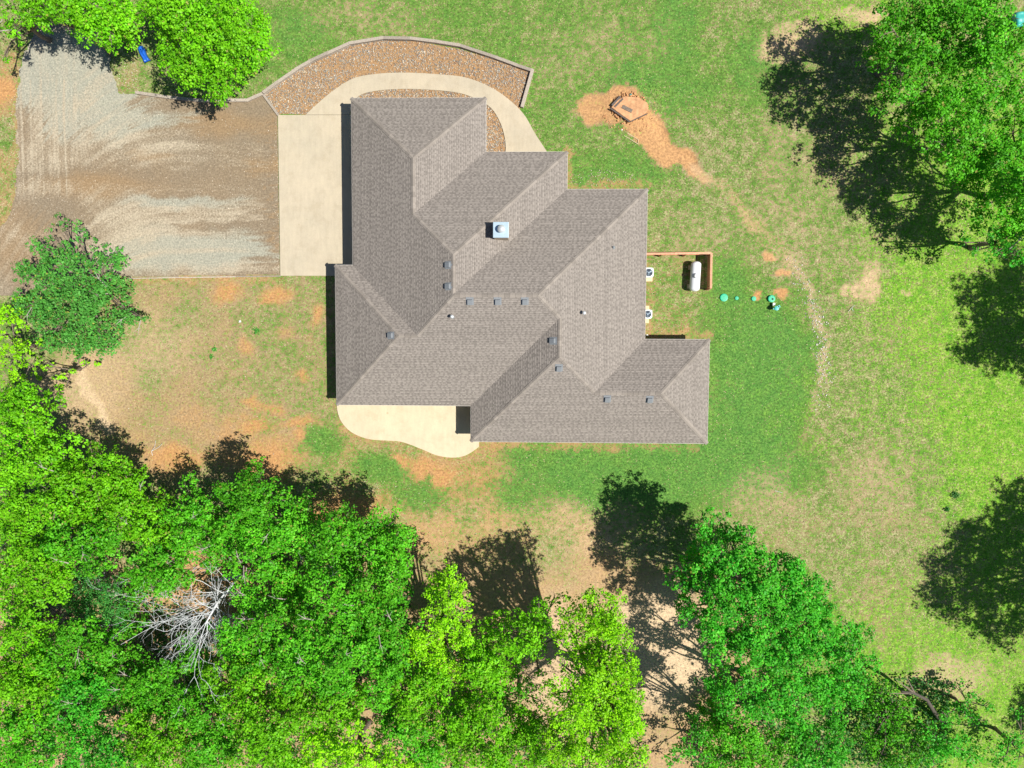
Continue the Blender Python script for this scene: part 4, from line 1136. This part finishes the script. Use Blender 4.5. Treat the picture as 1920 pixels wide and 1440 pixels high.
def tree(label, lobes, z, col='mid', dens=1.0, lsize=.16, spread=1.0, cat='tree', group='leafy trees around the yard', shadow=False, drop=.95, trunk=None, bare=0, name='oak_tree', lean=None, cl=.78, gapf=1.0):
    C3 = []
    cx = sum(l[0] for l in lobes) / len(lobes); cy = sum(l[1] for l in lobes) / len(lobes)
    for l in lobes:
        zz = z - drop * math.hypot(l[0] - cx, l[1] - cy) * .04 * (1 if len(l) < 4 else 0) + random.uniform(-.9, .7)
        if len(l) > 3: zz = l[3]
        if shadow:
            g = at(l[0], l[1], 0); c = Vector((g.x + .608 * zz, g.y - .150 * zz, zz)); r = l[2] * mpp(0)
        else:
            c = at(l[0], l[1], zz); r = l[2] * mpp(zz)
        C3.append((c, r))
    bx = sum(c.x for c, r in C3) / len(C3); by = sum(c.y for c, r in C3) / len(C3)
    if trunk: bx, by = trunk
    if not trunk and not shadow and z > 5:
        od = Vector((bx, by)).normalized(); bx += od.x * .27 * z; by += od.y * .27 * z
    base = Vector((bx, by, 0))
    root = thing(name, base, label, cat, group)
    clumps = []; bnp = np.array(base)
    shade_t = random.uniform(.9, 1.1)
    for c, r in C3:
        cn = np.array(c) - bnp
        k = max(2, int(3.1 * (r / cl) ** 2 * gapf)); kl = int(k * .45)
        for i in range(k + kl):
            a = rng.uniform(0, 6.283); rho = math.sqrt(rng.uniform(0, 1)) * max(.1, (r - .35 * cl))
            h_ = math.sqrt(max(0, 1 - (rho / max(r, .01)) ** 2)) * r * .55
            p = cn + np.array([rho * math.cos(a), rho * math.sin(a), h_ * rng.uniform(.3, 1.15) + rng.normal(0, .45) - .2])
            if i >= k: p[2] -= rng.uniform(.8, 2.0) * min(1, z / 8)
            clumps.append((p, rng.uniform(.6, 1.15) * cl * (.8 if i % 3 else 1.05) * min(1, .45 + r * .45), shade_t * rng.uniform(.78, 1.16)))
    V, Cc = make_crown(clumps, col, dens, lsize)
    me = npmesh('crown', V, np.arange(len(V)).reshape(-1, 4), Cc)
    link('crown', me, M_LEAF, root)
    # trunk and limbs
    zmin = min(c.z for c, r in C3); fork = Vector((0, 0, max(1.0, zmin * .5)))
    mb = MB(); tr = .07 + .011 * z + .004 * len(lobes)
    wob_ = Vector((random.uniform(-.2, .2), random.uniform(-.2, .2), 0))
    mb.tube([(0, 0, -.05), (0, 0, .25), fork * .5 + wob_, fork, fork * 1.25 + Vector((0, 0, .3)) + wob_], [tr * 1.5, tr * 1.1, tr, tr * .85, tr * .5], 10)
    mb.build('trunk', M_BARK, root, smooth=True)
    for c, r in C3:
        e = Vector(c) - base; e.z -= .1 * r
        midp = fork.lerp(e, .5) + Vector((random.uniform(-.3, .3), random.uniform(-.3, .3), random.uniform(.1, .5)))
        mb = MB(); mb.tube([fork, midp, e], [tr * .5, tr * .3, .04], 7)
        for _ in range(max(3, int(r * 3))):
            a = random.uniform(0, 6.283); tip = e + Vector((math.cos(a) * r * .8, math.sin(a) * r * .8, random.uniform(-.2, .55) * r))
            st_ = midp.lerp(e, random.uniform(.2, 1)); m_ = st_.lerp(tip, .5) + Vector((random.uniform(-.15, .15),) * 3)
            mb.tube([st_, m_, tip], [.045, .03, .01], 5)
        mb.build('limb', M_BARK, root, smooth=True)
    # bare grey twigs that stand above the leaves
    for _ in range((bare + 1) // 2):
        c, r = random.choice(C3); e = Vector(c) - base; a = random.uniform(0, 6.283)
        mb = MB(); p0 = e + Vector((random.uniform(-.5, .5) * r, random.uniform(-.5, .5) * r, r * .3)); dv = Vector((math.cos(a), math.sin(a), .35))
        p1_ = p0 + dv * .55 + Vector((0, 0, r * .3)); mb.tube([p0, p1_, p1_ + dv * .6], [.04, .028, .008], 5)
        for s in (-1, 1):
            dv2 = Matrix.Rotation(s * .7, 3, 'Z') @ dv; mb.tube([p1_, p1_ + dv2 * random.uniform(.3, .6)], [.02, .006], 5)
        mb.build('bare_twig', M_TWIG, root)
    return root

TD = []
def T(label, lobes, z, col='mid', **kw): TD.append([label, list(lobes), z, col, kw])
T('bright green tree at the top edge overhanging the gravel drive, left of the round oak', [(165, 8, 42), (215, 12, 45), (180, 52, 34), (222, 48, 32), (245, 36, 28), (205, 75, 14), (190, 85, 14)], 8.5, 'yel', cl=.8, trunk=tuple(at(245, 40, 0)[:2]))
T('big round bright green oak over the timber edging at top left', [(300, 18, 42), (350, 22, 55), (420, 25, 55), (465, 55, 42), (312, 62, 30), (370, 80, 60), (430, 95, 50), (338, 118, 36), (400, 140, 42), (360, 155, 28), (405, 165, 20), (475, 85, 28)], 8.5, 'yel', drop=.35)
T('thin broken crowned tree in the top left corner', [(12, 10, 26), (60, 12, 26), (28, 62, 18), (6, 45, 16), (100, 15, 26), (8, 105, 12), (35, 30, 16)], 8, 'yel', dens=.9, cl=.6, bare=4)
# T3 group right top
T('tall green tree at top right, the one leaning furthest toward the dirt platform', [(1670, 45, 30), (1710, 30, 40), (1760, 40, 45), (1655, 95, 26), (1700, 100, 42), (1755, 110, 45), (1690, 155, 34), (1665, 175, 22), (1740, 170, 40), (1640, 130, 20), (1650, 60, 22)], 10, 'mid', drop=.5)
T('tall green tree filling the top right corner beside the teal cover', [(1810, 35, 40), (1855, 60, 40), (1895, 90, 34), (1810, 100, 45), (1860, 130, 45), (1905, 160, 36), (1830, 12, 30), (1870, 8, 30), (1885, 40, 24), (1905, 68, 26)], 11.5, 'mid')
T('green tree in the middle of the top right group above the sandy gap', [(1800, 190, 45), (1760, 225, 40), (1845, 225, 45), (1720, 215, 30), (1805, 265, 40), (1770, 300, 26), (1850, 290, 34), (1745, 265, 26), (1790, 330, 26), (1700, 250, 20), (1825, 330, 30)], 11, 'mid')
T('tall tree on the right edge below the top right group', [(1900, 240, 42), (1890, 300, 42), (1925, 350, 45), (1880, 350, 30), (1960, 300, 60), (1985, 400, 60), (1935, 420, 34), (1860, 380, 26), (1900, 400, 34)], 12, 'mid')
T('sparse lowest tree of the right edge group with bare branches showing', [(1900, 430, 30), (1855, 430, 20), (1880, 465, 24), (1912, 480, 22), (1810, 455, 9), (1830, 470, 10)], 9, 'blu', dens=.7, cl=.55, bare=6)
T('tree just past the right edge casting the mid lawn shadow', [(1835, 545, 42), (1890, 580, 60), (1800, 595, 16), (1830, 640, 40), (1880, 660, 46), (1810, 665, 22), (1930, 640, 60), (1935, 520, 50), (1880, 500, 30), (1950, 700, 30)], 12, 'blu', shadow=True, drop=.2)
T('large tree just past the right edge casting the lower lawn shadow', [(1900, 920, 30), (1925, 960, 50), (1880, 990, 40), (1840, 1030, 60), (1900, 1060, 70), (1790, 1060, 50), (1760, 1120, 34), (1830, 1130, 60), (1880, 1180, 45), (1740, 1110, 18), (1950, 1120, 60), (1990, 1000, 70), (1790, 1000, 20)], 12, 'blu', shadow=True, drop=.2)
T('small tree past the lower right corner', [(1925, 1320, 30), (1950, 1350, 50), (1915, 1300, 20)], 8, 'mid', shadow=True)
T('tree past the top edge above the gravel drive', [(60, 60, 26), (100, 40, 34), (130, 80, 26), (90, 85, 20)], 9, 'yel', shadow=True, dens=.8)
# left freestanding oak
T('dark blue green oak standing alone at the end of the gravel drive', [(118, 420, 16), (105, 445, 14), (150, 440, 18), (80, 465, 26), (120, 480, 30), (165, 490, 24), (205, 480, 26), (225, 500, 18), (55, 510, 32), (100, 530, 42), (160, 540, 42), (215, 545, 34), (245, 590, 26), (180, 595, 42), (110, 600, 42), (60, 570, 34), (130, 645, 30), (185, 640, 32), (90, 640, 26), (265, 597, 8)], 5.5, 'oak', drop=.15, bare=12, lsize=.15, cl=.6)
# forest, left edge down
T('slender yellow green tree on the left edge beside the lone dark oak', [(18, 585, 26), (8, 620, 24), (45, 650, 20), (22, 665, 26), (55, 690, 18), (15, 705, 22)], 8, 'vyel', cl=.6, gapf=.9)
T('sparse yellow leaved sapling below the lone dark oak', [(85, 680, 12), (110, 705, 11), (150, 665, 9), (168, 682, 11), (125, 722, 9), (75, 705, 10), (140, 695, 7)], 4, 'vyel', dens=.55, cl=.4, gapf=.8)
T('yellow green tree on the left edge where the wood begins', [(12, 750, 28), (48, 742, 24), (22, 790, 38), (62, 800, 26)], 10, 'yel')
T('round topped tree on the left edge, second of the wood from the drive', [(30, 850, 46), (80, 835, 30), (95, 870, 34), (12, 890, 34)], 11, 'yel', bare=3)
T('tree with a pointed light crown at the wood edge, left of the bare soil', [(180, 852, 24), (150, 885, 30), (215, 872, 25), (195, 905, 34), (240, 900, 26)], 10, 'yel')
T('wide green tree inside the wood left of the pointed crown', [(110, 925, 40), (60, 945, 42), (150, 950, 34), (15, 960, 30)], 11.5, 'yel', bare=3)
T('tree at the wood edge under the curved pale branch', [(255, 930, 30), (280, 950, 26), (230, 965, 38), (270, 1000, 28)], 10, 'yel', bare=5)
T('green tree behind the wood edge, left of centre', [(190, 1000, 34), (130, 1010, 38), (170, 1045, 34)], 12, 'mid', bare=3)
T('left edge tree level with the dead tree top', [(50, 1020, 44), (20, 1065, 40), (85, 1065, 34)], 12, 'yel')
T('narrow crowned tree at the wood edge beside a gap of bare soil', [(352, 920, 22), (385, 945, 30), (350, 965, 26), (395, 985, 30)], 9, 'mid', bare=3)
T('green tree at the wood edge with a tall shadow on the bare soil', [(480, 890, 26), (430, 915, 26), (465, 935, 36), (510, 925, 26), (440, 965, 30)], 10, 'mid')
T('green tree at the wood edge below the broken orange patch', [(540, 940, 26), (575, 965, 30), (530, 985, 34), (585, 1005, 34)], 10, 'mid', bare=6)
T('tree with grey twigs above the deadfall', [(465, 1010, 36), (415, 1025, 28), (500, 1040, 32), (455, 1050, 24)], 11, 'mid', bare=10)
T('full green tree in the wood nearest the patio side', [(640, 975, 26), (625, 1020, 40), (670, 1010, 36), (655, 1060, 40)], 11, 'mid', bare=3)
T('outermost tree of the wood, its tip pointing toward the patio', [(742, 965, 16), (725, 985, 26), (755, 1000, 18), (710, 1020, 34), (745, 1035, 30), (765, 1062, 18)], 10, 'mid', bare=3)
T('feathery dark green cedar among the left broadleaf trees', [(170, 1095, 34), (205, 1105, 28), (150, 1130, 36), (195, 1140, 32)], 8, 'cedar', dens=1.5, lsize=.10, name='cedar_tree', cl=.5)
T('tree with pale fallen limb beside it, right of the cedar', [(270, 1055, 36), (310, 1040, 28), (255, 1100, 32), (300, 1085, 26)], 10, 'mid', bare=9)
T('green tree just right of the dead tree', [(530, 1080, 40), (505, 1125, 30), (565, 1120, 40), (515, 1165, 28)], 11, 'mid', bare=6)
T('dense green tree two to the right of the dead tree', [(620, 1110, 42), (660, 1140, 42), (600, 1165, 40)], 12, 'mid', bare=8)
T('green tree on the right side of the wood by the shaded clearing', [(715, 1100, 38), (745, 1125, 24), (700, 1150, 38), (735, 1170, 26)], 11, 'mid', bare=3)
T('left edge tree under the cedar', [(20, 1120, 34), (60, 1150, 40), (15, 1190, 34)], 11, 'yel')
T('green tree below the cedar', [(140, 1195, 36), (180, 1215, 34), (110, 1235, 38)], 11, 'mid', bare=3)
T('tree just left of the dead tree with twigs showing', [(245, 1165, 26), (225, 1205, 30), (250, 1245, 26), (285, 1290, 24), (205, 1240, 28)], 9.5, 'mid', bare=8)
T('left edge tree in the lower wood', [(30, 1240, 38), (70, 1270, 38), (20, 1300, 34)], 12, 'yel')
T('bluish green tree in the lower left wood', [(130, 1290, 36), (170, 1310, 36), (110, 1340, 36), (160, 1355, 34)], 10, 'blu', bare=3)
T('bottom left corner tree', [(30, 1360, 38), (60, 1400, 40), (20, 1430, 40), (90, 1430, 34)], 12, 'mid')
T('bottom edge tree left of the lower centre of the wood', [(170, 1410, 40), (130, 1435, 34), (215, 1425, 34)], 11, 'blu')
T('tree between the dead tree and the bottom edge', [(270, 1350, 34), (310, 1380, 38), (255, 1400, 30), (300, 1425, 34)], 11, 'yel')
T('tree directly below the tip of the dead tree', [(345, 1300, 30), (385, 1325, 34), (350, 1350, 28)], 10, 'mid', bare=3)
T('tree below and right of the dead tree', [(440, 1275, 34), (480, 1250, 30), (470, 1305, 38), (430, 1320, 28)], 11, 'yel')
T('green tree right of the dead tree tip', [(530, 1210, 36), (570, 1225, 36), (540, 1260, 34)], 11.5, 'mid', bare=6)
T('bottom edge tree of the wood with a dark hollow beside it', [(390, 1400, 34), (430, 1420, 34), (370, 1435, 30)], 10, 'mid')
T('yellow green bottom edge tree in the wood middle', [(490, 1370, 36), (530, 1400, 38), (480, 1425, 34), (540, 1435, 34)], 12, 'yel')
T('broad green tree in the middle of the wood', [(620, 1210, 40), (660, 1235, 40), (610, 1265, 38), (640, 1290, 30)], 12.5, 'mid', bare=3)
T('light green tree below the broad one', [(560, 1310, 34), (610, 1335, 36), (650, 1325, 30)], 12, 'yel')
T('brightest yellow green bottom edge tree of the wood', [(610, 1400, 38), (650, 1420, 34), (580, 1430, 34), (640, 1380, 26)], 13, 'vyel')
T('green tree left of the bright spire', [(710, 1220, 34), (755, 1205, 30), (735, 1255, 38), (700, 1280, 34)], 11, 'mid')
T('bright yellow green spire tree at the clearing edge', [(825, 1085, 18), (845, 1080, 24), (860, 1110, 26), (840, 1140, 30), (875, 1145, 14), (855, 1180, 34), (820, 1185, 26), (870, 1215, 26), (835, 1235, 36), (808, 1120, 18), (810, 1160, 26), (880, 1180, 20), (800, 1210, 30), (860, 1260, 30)], 12, 'vyel', cl=.6, lsize=.14)
T('green tree under the bright spire', [(780, 1270, 34), (820, 1290, 34), (770, 1320, 30), (850, 1270, 22)], 11, 'yel')
T('bottom edge tree under the dark hollow', [(725, 1340, 30), (770, 1375, 34), (790, 1415, 36)], 9, 'mid')
T('green tree between the spire and the sandy gap', [(890, 1250, 34), (930, 1235, 30), (905, 1290, 36), (870, 1310, 28), (925, 1200, 30), (900, 1210, 24), (935, 1270, 30)], 10.5, 'yel')
T('yellow green bottom tree left of the sandy gap', [(870, 1360, 38), (920, 1345, 34), (860, 1410, 38), (910, 1400, 36)], 12, 'yel')
T('bottom edge tree between the two brightest trees', [(970, 1360, 34), (1000, 1400, 36), (955, 1415, 34), (1010, 1345, 26)], 11.5, 'yel')
T('loose green tree in the shaded clearing with branches over the sand', [(1010, 1140, 22), (975, 1165, 26), (1000, 1180, 26), (940, 1185, 26), (1030, 1175, 20), (990, 1215, 24), (950, 1220, 24), (1040, 1120, 14), (1010, 1265, 14), (1045, 1195, 16), (1010, 1170, 30), (970, 1200, 30), (920, 1170, 24), (1020, 1215, 22)], 12.5, 'yel', dens=1, cl=.6)
T('small open tree beside the sandy gap', [(970, 1260, 24), (985, 1300, 26), (1015, 1315, 18), (950, 1290, 20)], 8, 'mid', dens=.8, cl=.55, gapf=.9)
T('tall brilliant yellow green tree left of the pale sandy clearing', [(1110, 1130, 22), (1130, 1150, 30), (1095, 1165, 32), (1160, 1185, 26), (1120, 1205, 38), (1090, 1240, 32), (1150, 1245, 38), (1180, 1215, 14), (1120, 1290, 42), (1165, 1300, 36), (1090, 1330, 38), (1150, 1355, 44), (1190, 1350, 24), (1110, 1395, 44), (1165, 1410, 38), (1060, 1400, 34), (1075, 1200, 28), (1070, 1280, 30), (1195, 1290, 24), (1150, 1150, 20), (1200, 1400, 24), (1060, 1340, 30), (1140, 1180, 34), (1185, 1250, 24), (1060, 1150, 24), (1050, 1190, 24), (1045, 1240, 18), (1040, 1300, 24)], 13.5, 'vyel', cl=.7, lsize=.145, drop=.15)
# T5
T('very large rich green tree below the east lawn, standing apart from the wood', [(1345, 968, 20), (1325, 1000, 26), (1370, 1005, 26), (1400, 1000, 18), (1300, 1045, 26), (1350, 1045, 34), (1405, 1045, 34), (1450, 1050, 26), (1275, 1085, 26), (1320, 1095, 36), (1380, 1095, 42), (1440, 1100, 42), (1490, 1085, 34), (1530, 1105, 26), (1290, 1140, 24), (1350, 1150, 42), (1410, 1160, 46), (1480, 1150, 44), (1535, 1150, 34), (1560, 1180, 26), (1340, 1200, 30), (1395, 1215, 42), (1460, 1215, 46), (1520, 1210, 42)], 12.2, 'blu', drop=.42, cl=.72, dens=1.3, gapf=1.15)
T('green tree joined to the lower side of the very large tree', [(1400, 1275, 36), (1455, 1285, 42), (1510, 1275, 38), (1350, 1270, 22), (1420, 1325, 34), (1480, 1335, 38), (1370, 1310, 30), (1350, 1300, 24)], 11.5, 'blu')
T('lower tree right of the very large tree, its edge on the lawn', [(1590, 1170, 22), (1615, 1200, 26), (1570, 1220, 34), (1625, 1240, 24), (1590, 1265, 36), (1555, 1300, 34), (1600, 1310, 26)], 8, 'blu', dens=.9)
T('young bluish tree in the shade at the bottom, left of the very large tree', [(1300, 1355, 18), (1325, 1380, 26), (1290, 1410, 26), (1335, 1425, 26), (1260, 1425, 18)], 4, 'blu', dens=.7, cl=.5)
T('bottom edge tree below the very large tree', [(1400, 1390, 34), (1365, 1370, 26), (1365, 1410, 30), (1450, 1400, 38), (1420, 1430, 34), (1380, 1425, 26), (1345, 1335, 26), (1340, 1375, 26), (1375, 1350, 30), (1340, 1420, 26)], 11.5, 'mid')
T('bottom edge green tree right of centre', [(1520, 1385, 36), (1565, 1370, 28), (1500, 1425, 36), (1560, 1420, 32)], 9, 'blu')
T('sparse low tree in dappled shade at the bottom right', [(1645, 1340, 24), (1680, 1330, 20), (1680, 1375, 28), (1630, 1390, 28), (1700, 1420, 28), (1650, 1425, 26), (1720, 1370, 22), (1640, 1300, 22), (1670, 1290, 16), (1700, 1325, 18), (1725, 1400, 24)], 5.2, 'mid', dens=.8, cl=.5)
T('young tree with open leaves beside the pale patch at lower right', [(1820, 1305, 14), (1850, 1325, 14), (1800, 1335, 20), (1770, 1345, 18), (1835, 1350, 14)], 4, 'blu', dens=.5, cl=.42)
T('leafy low tree on the bottom edge near the right corner', [(1780, 1395, 30), (1820, 1415, 26), (1750, 1425, 28), (1740, 1370, 22)], 5, 'blu', dens=.75, cl=.55)
T('bottom right corner tree', [(1895, 1395, 24), (1880, 1425, 24), (1915, 1350, 18), (1925, 1420, 26)], 6, 'blu', dens=.8)

FOREST = [(0, 730), (65, 745), (95, 835), (180, 850), (250, 910), (300, 975), (345, 920), (400, 945), (440, 900), (500, 900), (560, 950), (640, 980), (740, 970), (765, 1060), (750, 1150), (790, 1200), (805, 1100), (870, 1080), (885, 1210), (930, 1240), (955, 1330), (1060, 1340), (1080, 1130), (1150, 1130), (1190, 1250), (1205, 1445), (0, 1445)]
for gy_ in range(740, 1446, 22):
    for gx_ in range(0, 1210, 22):
        x, y = gx_ + random.uniform(-8, 8), gy_ + random.uniform(-8, 8)
        if not inside(np.array([x]), np.array([y]), FOREST)[0]: continue
        if math.hypot((x - 388) / 74, (y - 1135) / 70) < 1 or math.hypot((x - 1030) / 40, (y - 1240) / 80) < 1: continue
        if fbm(np.array([x * .013]), np.array([y * .013]), 300)[0] < (.43 if y < 1180 else .36): continue
        best = None
        for td in TD:
            if td[4].get('shadow'): continue
            for l in td[1]:
                dd = math.hypot(l[0] - x, l[1] - y)
                if best is None or dd - .7 * l[2] < best[0]: best = (dd - .7 * l[2], td)
        if best[0] > 0 and best[1][2] > 5: best[1][1].append((x, y, 24))
for td in TD: tree(td[0], td[1], td[2] * (1 if td[4].get('shadow') else .86), td[3], **td[4])

und = []
for _ in range(52000):
    x, y = rng.uniform(-20, 1240), rng.uniform(760, 1460)
    und.append((x, y))
for _ in range(9000): und.append((rng.uniform(1300, 1780), rng.uniform(1270, 1460)))
und = np.array(und)
ok = inside(und[:, 0], und[:, 1], [(a + (14 if a > 600 else 0), b + 25) for a, b in FOREST]) | (und[:, 0] > 1300)
ok &= np.hypot((und[:, 0] - 1030) / 48, (und[:, 1] - 1240) / 90) > 1
fx, fy = und[:, 0] * .02, und[:, 1] * .02
ok &= rng.uniform(0, 1, len(und)) < sstep(.30, .55, fbm(fx, fy, 330)) + .1
ok &= ~((np.hypot((und[:, 0] - 400) / 110, (und[:, 1] - 1100) / 60) < 1) & (rng.uniform(0, 1, len(und)) < .75))
und = und[ok]
uz = rng.uniform(.05, .9, len(und))
P_ = np.array([tuple(at(x, y, z_)) for (x, y), z_ in zip(und, uz)])
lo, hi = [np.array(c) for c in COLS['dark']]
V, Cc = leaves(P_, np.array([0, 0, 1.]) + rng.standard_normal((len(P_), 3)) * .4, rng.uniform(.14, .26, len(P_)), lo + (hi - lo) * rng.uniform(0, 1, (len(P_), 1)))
me = npmesh('undergrowth', V.reshape(-1, 3), np.arange(len(P_) * 4).reshape(-1, 4), np.repeat(Cc, 4, 0))
tag(link('undergrowth', me, M_LEAF), 'low dark green undergrowth on the shaded floor below the trees', 'undergrowth', kind='stuff')

# leaning bare trunk at lower right
p = at(1765, 1352, 0)
rt = thing('leaning_trunk', (p.x, p.y, 0), 'bare leaning tree trunk crossing the dappled grass at lower right', 'tree trunk')
mb = MB(); pts = [(1768, 1356, 0), (1752, 1335, 1.6), (1738, 1312, 3), (1715, 1300, 4), (1690, 1296, 5)]
mb.tube([at(x, y, z_) - Vector((p.x, p.y, 0)) for x, y, z_ in pts], [.19, .17, .14, .11, .06], 10); mb.build('trunk', M_BARKD, rt, smooth=True)
for e in ((1680, 1275, 5.5), (1668, 1300, 5), (1700, 1270, 5)):
    mb = MB(); mb.tube([at(*pts[3][:2], 4) - Vector((p.x, p.y, 0)), at(*e) - Vector((p.x, p.y, 0))], [.08, .02], 6); mb.build('limb', M_BARK, rt)

# dead tree with white radiating branches
base = at(428, 1110, 0); base.z = 0
dead = thing('dead_tree', base, 'leafless dead tree with tangled white branches in the left wood', 'dead tree')
rd = random.Random(3)
def dead_branch(mb, p, d, L, r, depth):
    n_ = 5; pts = [p]; q_ = p
    for i in range(n_):
        d = (d + Vector((rd.gauss(0, .2), rd.gauss(0, .2), rd.gauss(0, .12)))).normalized()
        q_ = q_ + d * L / n_; pts.append(q_)
    mb.tube(pts, [r * (1 - .62 * i / n_) for i in range(n_ + 1)], 6 if r > .03 else 4, False)
    if depth <= 0: return
    for k in range(rd.randint(3, 4) if depth > 1 else 2):
        i = rd.randint(1, n_); s = rd.choice((-1, 1))
        dd = (Matrix.Rotation(s * rd.uniform(.35, .95), 3, 'Z') @ d + Vector((0, 0, rd.uniform(-.2, .3)))).normalized()
        dead_branch(mb, pts[i], dd, L * rd.uniform(.35, .6), r * .6, depth - 1)
crownp = at(408, 1130, 5.0) - base
mb = MB(); mb.tube([(0, 0, 0), at(436, 1095, 3.6) - base, crownp, at(385, 1170, 6.2) - base], [.2, .14, .10, .05], 10); mb.build('trunk', M_DEADWOOD, dead, smooth=True)
targets = [(470, 1130, 5, 3), (455, 1215, 5, 4), (365, 1160, 6, 3), (400, 1230, 6, 3), (345, 1120, 5.5, 3), (330, 1200, 6, 4), (240, 1248, 5.5, 6), (275, 1175, 6, 5), (300, 1095, 6, 4), (460, 1190, 5.5, 3), (475, 1160, 5, 3), (350, 1090, 5.5, 3), (310, 1120, 5.5, 3), (420, 1080, 5, 2), (255, 1225, 5.5, 6.2), (310, 1205, 6, 4.6), (350, 1235, 5.5, 4.6), (385, 1240, 6, 4.4), (430, 1235, 5.5, 4.0), (320, 1170, 6, 4.4), (415, 1190, 6.5, 3.0), (450, 1210, 5, 3.4), (300, 1250, 5.5, 5.2), (340, 1165, 6, 3.6), (330, 1135, 6, 3.2), (375, 1215, 6, 3.8), (412, 1215, 6, 3.6), (440, 1175, 6, 3.0), (455, 1150, 5, 2.2), (360, 1105, 6, 2.4), (400, 1090, 6, 1.8), (440, 1090, 5.5, 1.8), (395, 1200, 7, 3.2), (350, 1190, 6.5, 3.4)]
for x, y, z_, L in targets:
    e = at(x, y, z_) - base; d = (e - crownp); Ld = d.length
    mb = MB(); dead_branch(mb, crownp.lerp(at(436, 1095, 3.6) - base, rd.uniform(0, 1)) if rd.random() < .5 else crownp.lerp(at(385, 1170, 6.2) - base, rd.uniform(0, 1)), d.normalized(), Ld * rd.uniform(.9, 1.15), .034, 2 if Ld < 2. else 3)
    mb.build('branch', M_DEADWOOD, dead)
print('leaves', LEAFN[0])

# fallen log near the dead tree
p = at(432, 1086, .2); rt = thing('fallen_log', (p.x, p.y, 0), 'pale fallen log above the dead tree on orange soil', 'log')
mb = MB(); mb.tube([at(398, 1088, .2) - Vector((p.x, p.y, 0)), at(430, 1085, .25) - Vector((p.x, p.y, 0)), at(462, 1077, .2) - Vector((p.x, p.y, 0))], [.10, .15, .17], 9); mb.build('trunk', M_DEADWOOD, rt, smooth=True)
mb = MB(); mb.tube([at(437, 1080, .3) - Vector((p.x, p.y, 0)), at(432, 1060, .7) - Vector((p.x, p.y, 0))], [.08, .05], 7); mb.build('stub', M_DEADWOOD, rt, smooth=True)

# small weeds on the lawns
def weed(label, px, py, r, nl=60, col='oak'):
    p = at(px, py, 0); rt = thing('weed_clump', (p.x, p.y, 0), label, 'weed')
    P = rng.normal(0, r * .45, (nl, 3)); P[:, 2] = np.abs(P[:, 2]) * .5 + .05
    lo, hi = [np.array(c) for c in COLS[col]]
    V, Cc = leaves(P, np.array([0, 0, 1.]) + rng.standard_normal((nl, 3)) * .4, rng.uniform(.08, .14, nl), lo + (hi - lo) * rng.uniform(0, 1, (nl, 1)))
    me = npmesh('leaves', V.reshape(-1, 3), np.arange(nl * 4).reshape(-1, 4), np.repeat(Cc, 4, 0)); link('leaves', me, M_LEAF, rt)
weed('dark green weed with two tufts on the thin west lawn', 403, 655, .22); weed('lower tuft of green weed on the thin west lawn', 397, 669, .16)
weed('low green clump on the west lawn right of the white scrap', 481, 620, .3, 50)
weed('small dark shrubby clump on the right lawn nearest the big edge shadow', 1790, 928, .35, 90, 'dark'); weed('smaller dark clump just below the other on the right lawn', 1775, 955, .22, 50, 'dark')
